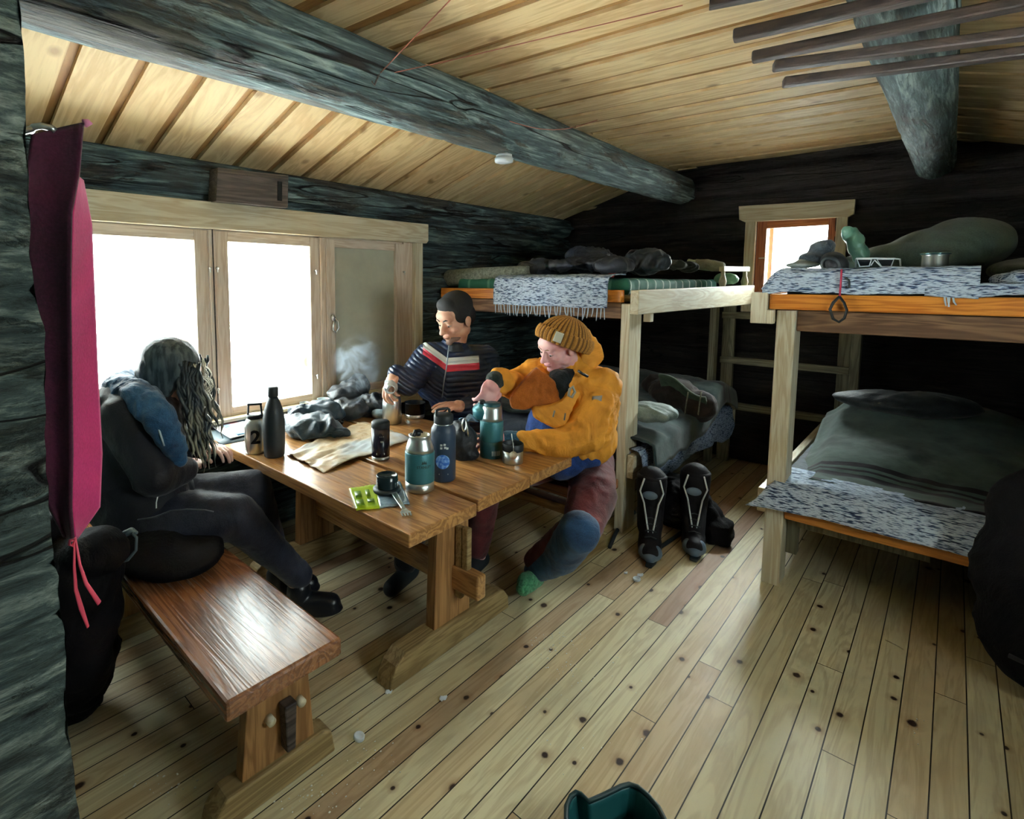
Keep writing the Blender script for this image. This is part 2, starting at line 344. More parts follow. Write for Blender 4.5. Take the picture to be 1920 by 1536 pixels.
# ---------------------------------------------------------------- log walls
def logwall(name, mat, axis, face, inward, a0, a1, z0, z1, log, z_top=None, holes=(), thick=.22, amp=.05, seed=1., da=.045, parent=None):
    """stacked round logs; face = coordinate of the wall plane, inward = sign towards the room"""
    mb = MB(); nz_ = int(round((z1-z0)/log))*9; na = int((a1-a0)/da)
    # snap hole edges
    aa = [a0+(a1-a0)*i/na for i in range(na+1)]
    zz = [z0+(z1-z0)*j/nz_ for j in range(nz_+1)]
    for h in holes:
        for e in (h[0], h[1]): i = min(range(len(aa)), key=lambda q: abs(aa[q]-e)); aa[i] = e
        for e in (h[2], h[3]): i = min(range(len(zz)), key=lambda q: abs(zz[q]-e)); zz[i] = e
    def pt(a, z):
        zt = min(z, z_top(a)) if z_top else z
        k = math.floor((zt-z0)/log+1e-6); f = (zt-z0)/log-k
        f = min(max(f+.03*nz(a*1.1, k*3.1, seed), 0), 1)
        bul = math.sqrt(max(0., 1-(2*f-1)**2))
        w_ = .5+.5*bul; w_ = 0 if f < .03 or f > .97 else w_
        d = amp*w_-amp*.6+.012*nz(a*1.3, k*7.7+seed, 0)+.007*nz(a*6, zt*14, seed)
        p = face+inward*d
        return (a, p, zt) if axis == 'X' else (p, a, zt)
    idx = {}; vs = []; fs = []
    def vi(i, j):
        if (i, j) not in idx: idx[i, j] = len(vs); vs.append(pt(aa[i], zz[j]))
        return idx[i, j]
    for i in range(len(aa)-1):
        for j in range(len(zz)-1):
            ca = (aa[i]+aa[i+1])/2; cz = (zz[j]+zz[j+1])/2
            if any(h[0] < ca < h[1] and h[2] < cz < h[3] for h in holes): continue
            if z_top and zz[j] > z_top(ca)+.02: continue
            fs.append((vi(i, j), vi(i+1, j), vi(i+1, j+1), vi(i, j+1)))
    mb.add(vs, fs, True)
    # solid core behind the faces
    o0 = face-inward*.035; o1 = face-inward*thick
    def core(x0, x1, h0, h1):
        if x1-x0 < 1e-4 or h1-h0 < 1e-4: return
        mb.box((x0, o0, h0), (x1, o1, h1)) if axis == 'X' else mb.box((o0, x0, h0), (o1, x1, h1))
    es = sorted({a0, a1}|{h[0] for h in holes}|{h[1] for h in holes})
    top = z1
    for x0, x1 in zip(es[:-1], es[1:]):
        c = (x0+x1)/2; hs = sorted([h for h in holes if h[0] < c < h[1]], key=lambda h: h[2]); z = z0
        for h in hs: core(x0, x1, z, h[2]); z = h[3]
        core(x0, x1, z, top)
    return structure(mb.obj(name, mat, parent, origin=(0, 0, 0)))
LOG = .168
W1 = (.30, 2.50, .66, 1.665)
logwall('wall_window', m_log_x, 'X', WY+.03, -1, -.35, BX+.05, 0, 1.932, .1756, holes=[W1], amp=.085, seed=3.)
H2 = (.60, 1.065, 1.27, 1.80)
def gable(y): return 2.30 if .16 < y < 1.62 else (1.92+(WY-y)*.3 if y >= 1.62 else 1.92+(y-RY)*.3)+.05
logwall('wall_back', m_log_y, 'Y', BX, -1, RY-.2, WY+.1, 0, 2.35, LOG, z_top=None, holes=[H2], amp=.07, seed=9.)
W3 = (.95, 1.7, .95, 1.58)
logwall('wall_right', m_log_x, 'X', RY, 1, XL, BX+.05, 0, 1.92, LOG, holes=[W3], amp=.07, seed=5., da=.12)
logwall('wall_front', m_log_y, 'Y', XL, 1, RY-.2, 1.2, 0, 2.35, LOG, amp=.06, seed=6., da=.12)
# the partition by the camera: a short hewn log wall whose end is seen at the left edge
def near_wall():
    mb = MB(); y0 = .80
    EP = sorted(((q.z, q.x) for q in (aY(u, v, y0) for u, v in ((44, -200), (44, 0), (52, 120), (54, 250), (60, 330), (62, 480), (74, 560), (88, 620), (90, 760), (93, 880), (96, 960), (108, 1060), (116, 1090), (118, 1150), (128, 1200), (130, 1350), (142, 1440), (152, 1536), (175, 1800), (185, 2100)))))
    def edge(z):
        if z <= EP[0][0]: return EP[0][1]
        if z >= EP[-1][0]: return EP[-1][1]
        for (za, xa), (zb, xb) in zip(EP[:-1], EP[1:]):
            if z <= zb: return xa+(xb-xa)*(z-za)/(zb-za)+.003*nz(z*30, 4.)
    seams = [aY(60, v, y0).z for v in (548, 1083, 1192)]
    n = 90; zs = [2.3*i/n for i in range(n+1)]; nx = 26
    def f(u, v):
        z = 2.32*v; x = -.75+(edge(z)+.75)*u; g = -.008 if min(abs(z-q) for q in seams) < .006 else 0
        return (x, y0-g+.006*nz(x*7, z*26, 2.)+.006*nz(x*2, z*9, 1.)+.02*(u**14), z)
    mb.grid(f, 60, 260)
    def fe(u, v):
        z = 2.32*v; return (edge(z)+.004*nz(u*9, z*20), y0+.02+.9*u, z)
    mb.grid(fe, 30, 160)
    mb.box((-.75, y0+.03, 0), (.06, WY, 2.32))
    return structure(mb.obj('wall_left', m_log_near, origin=(0, 0, 0)))
near_wall()
structure(MB().box((XL-.1, 1.15, 0), (-.72, 1.3, 2.3)).obj('wall_hall', m_log_x))

# ---------------------------------------------------------------- ceiling: broad boards with upper boards showing in the gaps
def ceiling(name, o, du, L, dv, Wd, pitch, frac, th=.013, up_=.03):
    """o origin, du unit along boards (length L), dv unit across (width Wd), normal up"""
    o = V(o); du = V(du).normalized(); dv = V(dv).normalized(); n = du.cross(dv); n = n if n.z > 0 else -n
    mb = MB(); ps = []; k = 0; p = -pitch
    def slab(a, b, h0, h1, mi, idx, L0=0., L1=L):
        q = [o+du*x+dv*y+n*h for x in (L0, L1) for y in (a, b) for h in (h0, h1)]
        mb.add(q, [(0, 1, 3, 2), (4, 6, 7, 5), (0, 4, 5, 1), (2, 3, 7, 6), (0, 2, 6, 4), (1, 5, 7, 3)], mi=mi)
    jit = random.Random(len(name))
    while p < Wd:
        wd = pitch*frac*(1+.12*(jit.random()-.5))
        slab(p, p+wd, 0, th, 0, k); ps.append(p); slab(p+wd-.03, p+pitch+.03, th+.001, th+up_*.7, 1, k); ps.append(p+wd-.03); p += pitch; k += 1
    slab(-pitch-.1, Wd+.2, th+up_, th+up_+.1, 1, 0); ps.append(0)
    ob = mb.obj(name, [m_ceil_a, m_ceil_b], origin=(0, 0, 0)); me = ob.data; lay = me.uv_layers.new(name='UVMap')
    for poly in me.polygons:
        ci = poly.index//6
        for li in poly.loop_indices:
            c = me.vertices[me.loops[li].vertex_index].co-o; dd = du.dot(dv); b_ = (c.dot(dv)-c.dot(du)*dd)/(1-dd*dd); lay.data[li].uv = (c.dot(du)+ci*3.7, ci*3+.01+max(0, min(.98, (b_-ps[ci])/pitch)))
    return structure(ob)
ZF = 2.236
r6 = math.radians(6)
dB = V((-math.sin(r6), 1, 0)) if False else V((-math.tan(r6), 1, 0)).normalized()
ceiling('ceiling', (-1.6, .05, ZF), dB, 1.72, (1, 0, 0), 6.6, .20, .74)
ceiling('ceiling_left', (-.9, WY+.12, 1.935-.02), (0, -1, .302), 1.12, (1, 0, 0), 5.6, .199, .80, .02)
ceiling('ceiling_right', (-1.7, .22, ZF+.01), (0, -1, -.302), 1.25, (1, 0, 0), 6.4, .199, .80)

# ---------------------------------------------------------------- round log beams
def logbeam(name, pts, rs, mat, seed, label):
    mb = MB(); n = 40; m = 130; pts = [V(p) for p in pts]
    def f(u, v):
        t = v*(len(pts)-1); i = min(int(t), len(pts)-2); ft = t-i; c = pts[i].lerp(pts[i+1], ft); r = rs[i]+(rs[i+1]-rs[i])*ft
        a = 2*pi*u; q = V((c.x*1.2, math.cos(a)*2, math.sin(a)*2+seed))
        r *= 1+.05*noise.noise(q)+.03*noise.noise(V((c.x*5, math.cos(a)*5, math.sin(a)*5+seed)))
        gr = abs(noise.noise(V((c.x*.55+seed, a*.55, 3.)))); r -= .012*max(0, 1-gr*22)
        return (c.x, c.y+r*math.cos(a), c.z+r*math.sin(a))
    mb.grid(f, n, m); o = mb.obj(name, mat, origin=(pts[0].x, pts[0].y, pts[0].z-.2))
    return tag(o, label, 'beam')
logbeam('log_beam', [(-.7, 1.62, 2.105), (1.2, 1.62, 2.095), (3., 1.615, 2.085), (BX+.02, 1.60, 2.075)], [.145, .135, .118, .105], m_beam, 1., 'thick grey round log beam running over the table toward the back wall')
logbeam('log_beam', [(-1.5, .16, 2.12), (2.2, .145, 2.095), (BX+.02, .135, 2.065)], [.115, .105, .09], m_beam, 8., 'grey log beam at upper right with dark laths laid below it')
# ---------------------------------------------------------------- windows
m_glass = None
def glassmat():
    t = NT('window_glass'); t.t.nodes.remove(t.b)
    mx = t.n('ShaderNodeMixShader', {0: .06, 1: t.n('ShaderNodeBsdfTransparent'), 2: t.n('ShaderNodeBsdfGlossy', {'Roughness': .02})})
    t.t.links.new(mx.outputs[0], t.o.inputs[0]); return t.m
m_glass = glassmat()
m_steel = plain('steel', '#c9d0d0', .28, 1.); m_brass = plain('latch_metal', '#d8d8d0', .3, 1.)
m_shutter = plain('shutter_board', '#c3c4b0', .45, var=.25, bs=5, spec=.4)
m_snow = plain('snow', '#f4f8fb', .8)
def st_empty(name, loc):
    o = bpy.data.objects.new(name, None); COL.objects.link(o); o.location = V(loc); o['kind'] = 'structure'; return o
def sash(parent, ax, fixed, f1, a0, a1, z0, z1, ga0, ga1, gz0, gz1, mats):
    mz, mh = mats
    def B(a, b, c, d): return ((a, fixed, c), (b, f1, d)) if ax == 'X' else ((fixed, a, c), (f1, b, d))
    m = MB(); m.box(*B(a0, ga0, z0, z1)); m.box(*B(ga1, a1, z0, z1)); m.obj('sash_stile', mz, parent, bevel=.003)
    m = MB(); m.box(*B(ga0, ga1, z0, gz0)); m.box(*B(ga0, ga1, gz1, z1)); s = m.obj('sash_rail', mh, parent, bevel=.003)
    mid = (fixed+f1)/2; e = .003
    g = MB().box((ga0, mid-e, gz0), (ga1, mid+e, gz1)) if ax == 'X' else MB().box((mid-e, ga0, gz0), (mid+e, ga1, gz1))
    g.obj('window_pane', m_glass, parent)
w1 = st_empty('window_1', (1.3, WY, .66))
hd = MB().prism([(.22, 2.545, 1.597), (2.545, 2.545, 1.608), (2.562, 2.545, 1.625), (2.562, 2.545, 1.735), (.22, 2.545, 1.722)], (0, .04, 0)); hd.obj('window_header', m_pine_x, w1, bevel=.003)
MB().box((2.453, 2.558, .45), (2.522, 2.60, 1.61)).obj('window_casing', m_pine_z, w1, bevel=.003)
MB().box((2.372, 2.585, .62), (2.452, 2.63, 1.61)).obj('window_jamb', m_sash_z, w1, bevel=.003)
MB().box((.22, 2.53, .655), (2.46, 2.70, .672)).obj('window_sill', m_pine_x, w1, bevel=.003)
MB().box((.22, 2.558, .56), (2.46, 2.60, .654)).obj('window_apron', m_pine_x, w1, bevel=.003)
MB().box((.22, 2.68, 1.60), (2.46, 2.74, 1.70)).box((.22, 2.60, 1.595), (2.46, 2.74, 1.625)).obj('window_head_jamb', m_sash_x, w1)
for x0, x1 in ((1.099, 1.130), (1.728, 1.762)): MB().box((x0, 2.575, .67), (x1, 2.66, 1.6)).obj('window_mullion', m_sash_z, w1, bevel=.004)
for x0 in (1.113,): MB().box((x0, 2.569, .67), (x0+.004, 2.576, 1.6)).obj('mullion_bead', m_dark_x, w1)
FR = (m_sash_z, m_sash_x)
sash(w1, 'X', 2.585, 2.625, .26, 1.096, .672, 1.597, .33, 1.033, .725, 1.545, FR)
sash(w1, 'X', 2.585, 2.625, 1.133, 1.725, .672, 1.597, 1.196, 1.665, .715, 1.547, FR)
# outer leaves seen through the inner ones
for a0, a1 in ((.30, 1.02), (1.21, 1.68)):
    m = MB().box((a0, 2.70, .67), (a0+.03, 2.72, 1.6)).box((a1-.018, 2.70, .67), (a1+.03, 2.72, 1.6)).box((a0, 2.70, .655), (a1, 2.72, .69)).box((a0, 2.70, 1.57), (a1, 2.72, 1.6)); m.obj('outer_sash', m_sash_z, w1)
MB().box((2.46, 2.60, .66), (2.50, 2.76, 1.66)).box((.2, 2.60, .66), (.26, 2.76, 1.66)).obj('window_reveal', m_sash_z, w1)
m = MB().box((1.765, 2.575, .672), (1.826, 2.62, 1.597)).box((2.298, 2.575, .672), (2.369, 2.62, 1.597)); m.obj('shutter_stile', m_sash_z, w1, bevel=.004)
MB().box((1.826, 2.59, 1.55), (2.298, 2.62, 1.597)).box((1.826, 2.59, .672), (2.298, 2.62, .72)).obj('shutter_rail', m_sash_x, w1, bevel=.003)
sh = MB().box((1.826, 2.598, .715), (2.298, 2.612, 1.552)).obj('shutter_panel', m_shutter, w1); sh['label'] = 'pale grey-green painted shutter panel'
hm = MB(); c = aY(627, 612, 2.56)
hm.tube([c+V((.0, -.0, .055)), c+V((.018, -.012, .03)), c+V((.02, -.016, -.01)), c+V((.004, -.01, -.035)), c+V((-.014, -.012, -.02)), c+V((-.014, -.012, .01)), c+V((-.002, -.008, .035))], .0045, 8); hm.ell(c+V((-.01, -.005, .05)), (.012, .008, .018))
hm.obj('shutter_handle', m_steel, w1)
for u, v in ((393, 503), (406, 503), (392, 730), (408, 730), (592, 508), (594, 704), (757, 510)):
    p = aY(u, v, 2.568); MB().lathe(p+V((0, .014, 0)), [(.003, 0), (.004, .016), (.0065, .018), (.0065, .026), (.003, .03)], 12, (0, -1, 0)).cap(p+V((0, -.008, .004)), p+V((0, -.01, -.018)), .0035, .003, 8).obj('window_latch', m_brass, w1)
w2 = st_empty('window_2', (BX, .82, 1.27))
m = MB().prism([(BX-.055, .502, 1.80), (BX-.055, .528, 1.783), (BX-.055, 1.135, 1.795), (BX-.055, 1.17, 1.815), (BX-.055, 1.178, 1.913), (BX-.055, .50, 1.893)], (.04, 0, 0)); m.obj('window_header', m_pine_y, w2, bevel=.003)
for y0, y1 in ((.533, .592), (1.064, 1.13)): MB().box((BX-.045, y0, 1.14), (BX-.005, y1, 1.80)).obj('window_casing', m_pine_z, w2, bevel=.003)
MB().box((BX-.045, .592, 1.16), (BX-.005, 1.064, 1.285)).obj('window_apron', m_sash_y, w2, bevel=.003)
sash(w2, 'Y', BX-.01, BX+.03, .596, 1.06, 1.285, 1.795, .64, 1.0, 1.32, 1.742, (wood('red_sash_z', '#b0704c', '#86492c', 'Z', .45, .2), m_sash_y))
m = MB().box((BX+.04, .59, 1.26), (BX+.2, .60, 1.81)).box((BX+.04, 1.06, 1.26), (BX+.2, 1.07, 1.81)).box((BX+.04, .59, 1.26), (BX+.2, 1.07, 1.275)).box((BX+.04, .59, 1.80), (BX+.2, 1.07, 1.81)); m.obj('window_reveal', m_sash_z, w2)
MB().box((BX+.08, .975, 1.28), (BX+.10, 1.0, 1.80)).obj('outer_sash', m_sash_z, w2)
MB().tube([(BX-.03, 1.03, 1.53), (BX-.045, 1.03, 1.53), (BX-.05, .985, 1.53)], .004, 8).obj('window_latch', m_brass, w2)
w3 = st_empty('window_3', (1.17, RY, .85))
sash(w3, 'X', RY-.06, RY-.02, .95, 1.70, .95, 1.58, 1.0, 1.65, 1.0, 1.53, FR)
MB().box((.86, RY+.0, 1.57), (1.79, RY+.05, 1.67)).box((.86, RY, .86), (1.79, RY+.05, .96)).obj('window_casing', m_pine_x, w3)
structure(MB().box((-12, WY+.5, -.5), (14, 22, -.45)).obj('ground', m_snow)); structure(MB().box((BX+.6, -8, -.5), (18, WY+.49, -.45)).obj('ground', m_snow)); structure(MB().box((-12, -14, -.5), (BX+.6, RY-.5, -.45)).obj('ground', m_snow))

# ---------------------------------------------------------------- table
T = .633
tb = thing('trestle_table', 'long oiled pine trestle table of three broad boards with two gaps', 'table', (1.46, 1.8, 0))
for a, b, ya in ((.999, 1.301, 1.068), (1.325, 1.627, 1.082), (1.645, 1.943, 1.090)):
    MB().box((a, ya, T-.042), (b, 2.52, T)).obj('tabletop_board', m_oil_y, tb, bevel=.004)
for y in (1.29, 2.18):
    leg = MB().prism([(1.300, y-.032, .10), (1.495, y-.032, .10), (1.480, y-.032, .592), (1.318, y-.032, .592)], (0, .045, 0)).obj('trestle_leg', m_oil_z, tb, bevel=.003)
    o = [(1.078, 0), (1.085, .035), (1.108, .075), (1.150, .104), (1.665, .104), (1.70, .09), (1.728, .055), (1.735, .0)]
    if y > 2: o = [(x-.03, z) for x, z in o]
    MB().prism([(x, y-.045, z) for x, z in o], (0, .075, 0)).obj('trestle_foot', m_oil_x, tb, bevel=.006)
    MB().box((1.06, y-.03, .552), (1.88, y+.02, .591)).obj('top_batten', m_oil_x, tb, bevel=.004)
MB().box((1.392, 1.135, .222), (1.440, 2.26, .312)).obj('stretcher', m_oil_y, tb, bevel=.008)
for y, s in ((1.225, -1), (2.215, 1)):
    MB().prism([(1.404, y, .19), (1.428, y, .19), (1.428, y, .462), (1.404, y, .462)], (0, .028*1, 0)).obj('stretcher_wedge', m_oil_x, tb, bevel=.004)
MB().box((1.404, 1.195, .30), (1.43, 1.222, .465)).obj('stretcher_wedge', m_oil_x, tb, bevel=.004)

# ---------------------------------------------------------------- benches
def bench(name, label, x0, x1, y0, y1, h, mat):
    b = thing(name, label, 'bench', ((x0+x1)/2, (y0+y1)/2, 0), 'plank benches either side of the table')
    MB().box((x0, y0, h-.052), (x1, y1, h)).obj('seat', mat, b, bevel=.009)
    xc = (x0+x1)/2+.01
    for y in (y0+.075, y1-.28):
        MB().prism([(xc-.11, y-.005, .07), (xc+.105, y-.005, .07), (xc+.085, y-.005, h-.05), (xc-.085, y-.005, h-.05)], (0, .038, 0)).obj('bench_leg', m_oil_z, b, bevel=.003)
        o = [(x0-.025, 0), (x0-.012, .05), (x0+.02, .085), (x1-.03, .085), (x1+.0, .07), (x1+.012, .0)]
        MB().prism([(x, y-.02, z) for x, z in o], (0, .068, 0)).obj('bench_foot', m_oil_x, b, bevel=.006)
    MB().box((xc-.035, y0+.112, .185), (xc+.035, y1-.29, .235)).obj('stretcher', m_oil_y, b, bevel=.004)
    MB().prism([(xc+.0, y0+.035, .115), (xc+.026, y0+.035, .115), (xc+.032, y0+.035, .245), (xc-.004, y0+.035, .245)], (0, .034, 0)).obj('stretcher_wedge', m_dark_x, b, bevel=.004)
    for s in (-1, 1): MB().tube([(xc+.012+s*.045, y0+.075, .215), (xc+.012+s*.045, y0+.05, .215)], .012, 12).obj('peg', m_pine_y, b)
    return b
bench('plank_bench', 'brown varnished plank bench in front with a bright window sheen on its seat', .488, .815, 1.14, 2.45, .38, m_oil_yb)
bench('plank_bench', 'dark plank bench behind the table beside the left bunk post', 2.20, 2.49, 1.135, 2.40, .38, m_oil_yb)

# ---------------------------------------------------------------- left bunk
lb = thing('bunk_bed', 'wide pine bunk bed in the corner behind the two men', 'bunk bed', (3.5, 1.9, 0), 'double bunks against the back wall')
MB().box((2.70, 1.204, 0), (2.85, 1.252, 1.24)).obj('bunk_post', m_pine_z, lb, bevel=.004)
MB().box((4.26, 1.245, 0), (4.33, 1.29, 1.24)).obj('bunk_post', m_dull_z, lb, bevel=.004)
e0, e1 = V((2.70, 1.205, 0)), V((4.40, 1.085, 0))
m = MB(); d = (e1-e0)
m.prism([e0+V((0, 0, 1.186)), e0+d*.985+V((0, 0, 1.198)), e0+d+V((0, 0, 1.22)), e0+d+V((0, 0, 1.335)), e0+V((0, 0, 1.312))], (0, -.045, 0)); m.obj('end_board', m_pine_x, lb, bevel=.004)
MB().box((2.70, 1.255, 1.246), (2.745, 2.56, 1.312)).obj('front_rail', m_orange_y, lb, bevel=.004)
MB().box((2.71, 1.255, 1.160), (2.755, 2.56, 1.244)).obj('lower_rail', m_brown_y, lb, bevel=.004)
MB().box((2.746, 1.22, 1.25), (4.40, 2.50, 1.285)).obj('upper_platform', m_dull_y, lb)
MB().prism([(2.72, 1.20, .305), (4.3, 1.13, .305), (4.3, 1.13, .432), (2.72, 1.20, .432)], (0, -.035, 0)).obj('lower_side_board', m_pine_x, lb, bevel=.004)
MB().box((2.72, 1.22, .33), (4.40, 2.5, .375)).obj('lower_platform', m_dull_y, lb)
MB().box((2.72, 1.255, .26), (2.76, 2.5, .38)).obj('lower_front_rail', m_oil_y, lb)
for px in (3.86, 4.26):
    b = e0+d*((px-2.70)/1.7)+V((0, -.022, 1.325)); MB().lathe(b-V((0, 0, .01)), [(.012, 0), (.019, .02), (.024, .045), (.018, .07), (.013, .085), (.013, .115)], 16).obj('rail_spindle', m_pine_z, lb)
MB().beam(e0+d*.665+V((0, -.022, 1.442)), e0+d*.945+V((0, -.022, 1.45)), .032, .034).obj('guard_rail', m_pine_x, lb, bevel=.004)
MB().box((2.86, 1.16, 1.14), (2.90, 1.2, 1.186)).obj('cleat', m_pine_z, lb, bevel=.003)
# ---------------------------------------------------------------- right bunk
rb = thing('bunk_bed', 'wide pine bunk bed at right with an orange front rail', 'bunk bed', (3.5, -.1, 0), 'double bunks against the back wall')
MB().box((2.70, .478, 0), (2.82, .548, 1.234)).obj('bunk_post', m_pine_z, rb, bevel=.004)
MB().box((4.26, .40, 0), (4.33, .45, 1.24)).obj('bunk_post', m_dull_z, rb, bevel=.004)
MB().box((2.675, RY+.02, 1.238), (2.72, .574, 1.304)).obj('front_rail', m_orange_y, rb, bevel=.006)
MB().box((2.72, RY+.02, 1.146), (2.76, .477, 1.234)).obj('lower_rail', m_brown_y, rb, bevel=.004)
m = MB().prism([(2.66, .578, 1.175), (2.66, .640, 1.175), (2.66, .640, 1.310), (2.66, .578, 1.310)], (.05, 0, 0)).box((2.66, .553, 1.175), (2.70, .58, 1.235)); m.obj('rail_end_block', m_pine_z, rb, bevel=.003)
MB().box((2.71, .56, 1.18), (4.40, .60, 1.30)).obj('side_board', m_pine_x, rb, bevel=.004)
MB().box((2.72, RY+.02, 1.25), (4.40, .56, 1.285)).obj('upper_platform', m_dull_y, rb)
MB().box((2.70, -.45, .318), (2.735, .474, .372)).obj('lower_front_rail', m_orange_y, rb, bevel=.004)
MB().box((2.72, .549, .315), (4.3, .585, .425)).obj('lower_side_board', m_pine_x, rb, bevel=.004)
MB().box((2.72, RY+.02, .34), (4.40, .545, .375)).obj('lower_platform', m_dull_y, rb)
MB().box((2.79, .435, .13), (2.84, .477, .318)).box((2.79, .0, .26), (2.83, .435, .318)).obj('brace', m_dull_z, rb, bevel=.003)
MB().box((2.70, -.47, 0), (2.78, -.45, 1.24)).obj('bunk_post', m_dull_z, rb)
# ---------------------------------------------------------------- ladder on the back wall
ld = thing('bunk_ladder', 'grey wooden ladder fixed under the small window between the bunks', 'ladder', (4.40, .84, 0))
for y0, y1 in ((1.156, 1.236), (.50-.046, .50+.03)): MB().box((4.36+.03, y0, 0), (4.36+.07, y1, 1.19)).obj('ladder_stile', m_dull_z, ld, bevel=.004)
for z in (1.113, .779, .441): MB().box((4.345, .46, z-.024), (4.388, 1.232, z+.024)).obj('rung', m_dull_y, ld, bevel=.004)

# ---------------------------------------------------------------- drying laths, vent box, alarm, cords
for i, (a, b) in enumerate((((1375, 68), (1700, -4)), ((1410, 108), (1920, 5)), ((1450, 124), (1920, 64)), ((1468, 155), (1920, 98)))):
    z = 1.945
    p = aZ(*a, z); q = aZ(*b, z); q = p+(q-p).normalized()*1.15; q.y = max(q.y, RY+.02)
    o = MB().beam(p, q, .036, .026).obj('drying_lath', m_dark_y, bevel=.005)
    tag(o, ['first dark drying lath below the right beam, nearest the camera', 'second dark drying lath from the camera below the right beam', 'third dark drying lath from the camera below the right beam', 'farthest of the dark drying laths below the right beam'][i], 'lath', 'drying laths below the right beam')
for x in (1.2, 2.3):
    pass
p = aZ(1330, 6, 2.20); q = aZ(1400, -8, 2.20)
tag(MB().beam(p, p+(q-p).normalized()*.35, .04, .03).obj('drying_lath', m_dark_y, bevel=.003), 'short dark lath end right at the top edge under the ceiling', 'lath', 'drying laths below the right beam')
vb = thing('vent_box', 'old dark wooden vent box with a slot on the log above the window', 'vent', (1.33, 2.5, 1.74))
MB().prism([aY(408, 316, 2.49), aY(541, 331, 2.49), aY(540, 390, 2.49), aY(405, 377, 2.49)], (0, .09, 0)).obj('vent_board', m_dark_x, vb, bevel=.003)
MB().prism([aY(521, 340, 2.486), aY(529, 341, 2.486), aY(529, 377, 2.486), aY(521, 376, 2.486)], (0, .01, 0)).obj('slot', plain('black_gap', '#050404', .9), vb)
MB().prism([aY(408, 314, 2.484), aY(541, 329, 2.484), aY(541, 337, 2.484), aY(408, 324, 2.484)], (0, .09, 0)).obj('vent_lid', wood('dark_lid', '#5f5348', '#3a2f28', 'X', .6, .1), vb, bevel=.002)
sm = thing('smoke_alarm', 'small round white smoke alarm under the long log beam', 'smoke alarm', (2.19, 1.63, 1.93))
m_white = plain('white_plastic', '#dfe9f0', .35)
c = aZ(945, 297, 1.945)
MB().lathe(c+V((0, 0, -.022)), [(.03, 0), (.043, .004), (.045, .02), (.04, .022), (.04, .028)], 32).obj('alarm_body', m_white, sm); MB().lathe(c+V((0, 0, .005)), [(.038, 0), (.038, .012), (.02, .013), (.02, .07)], 32).obj('alarm_base', m_white, sm)
m_cord = plain('pink_cord', '#b06a58', .7)
cl = thing('clothesline', 'thin pink cord strung between the long beam and the ceiling', 'cord', (1.3, 1.5, 2.1))
a0 = aY(712, 138, 1.49)
MB().tube([a0, aZ(850, -6, 2.2)], .0022, 6).obj('cord', m_cord, cl)
MB().tube([aY(722, 140, 1.49), aZ(850, 112, 2.215), aZ(1280, 10, 2.22)], .002, 6).obj('cord', m_cord, cl)
q0, q1 = aY(940, 222, 1.50), aZ(1120, 225, 2.2); MB().tube([q0.lerp(q1, t)-V((0, 0, .05*math.sin(pi*t))) for t in [i/8 for i in range(9)]], .002, 6).obj('cord', m_cord, cl)
MB().tube([aY(697, 152, 1.48), aY(702, 160, 1.48), aY(712, 137, 1.488)], .003, 6).obj('cord_hook', m_dark_x, cl)
# ---------------------------------------------------------------- things on the table
def away(p, r): d = V((p.x, p.y, 0)).normalized(); return V((p.x, p.y, p.z))+d*r
def on_table(u, v, r=0., z=T): return away(aZ(u, v, z), r)
def facing(c): return math.atan2(-c.y, -c.x)          # direction from a point to the camera, around z
def text_mesh(s, size, bold=0.):
    cu = bpy.data.curves.new('t', 'FONT'); cu.body = s; cu.size = size; cu.align_x = 'CENTER'; cu.align_y = 'CENTER'; cu.offset = bold; cu.resolution_u = 3
    o = bpy.data.objects.new('t', cu); COL.objects.link(o); bpy.context.view_layer.update()
    me = bpy.data.meshes.new_from_object(o.evaluated_get(bpy.context.evaluated_depsgraph_get())); bpy.data.objects.remove(o)
    bm = bmesh.new(); bm.from_mesh(me); bmesh.ops.triangulate(bm, faces=bm.faces)
    bmesh.ops.subdivide_edges(bm, edges=[e for e in bm.edges if e.calc_length() > size*.25], cuts=1)
    r = ([v.co.copy() for v in bm.verts], [tuple(v.index for v in f.verts) for f in bm.faces]); bm.free(); bpy.data.meshes.remove(me); return r
def wrap_text(s, size, c, r, z, mat, parent, name='lettering', rot=0., dang=0., bold=0., e=.0007):
    vs, fs = text_mesh(s, size, bold); a0 = facing(c)+dang; cr, sr = math.cos(rot), math.sin(rot); out = []
    for p in vs:
        x, y = p.x*cr-p.y*sr, p.x*sr+p.y*cr; a = a0+x/r
        out.append((c.x+(r+e)*math.cos(a), c.y+(r+e)*math.sin(a), c.z+z+y))
    return MB().add(out, fs).obj(name, mat, parent)
def wrap_shape(poly, c, r, z, mat, parent, name, dang=0., e=.0008, n=1):
    a0 = facing(c)+dang; return MB().add([(c.x+(r+e)*math.cos(a0+x/r), c.y+(r+e)*math.sin(a0+x/r), c.z+z+y) for x, y in poly], [tuple(range(len(poly)))]).obj(name, mat, parent)
def wrap_disc(R, c, r, z, mat, parent, name, dang=0.):
    a0 = facing(c)+dang; vs = []; fs = []
    for i in range(6):
        for k in range(28):
            x, y = R*i/5*math.cos(2*pi*k/28), R*i/5*math.sin(2*pi*k/28); vs.append((c.x+(r+.0009)*math.cos(a0+x/r), c.y+(r+.0009)*math.sin(a0+x/r), c.z+z+y))
    for i in range(5):
        for k in range(28): fs.append((i*28+k, i*28+(k+1) % 28, (i+1)*28+(k+1) % 28, (i+1)*28+k))
    return MB().add(vs, fs, True).obj(name, mat, parent)
m_green = plain('hammertone_green', '#3b7b84', .32, .25, bump=.25, bs=420); m_dgreen = plain('dark_hammertone_green', '#26545c', .32, .25, bump=.25, bs=420)
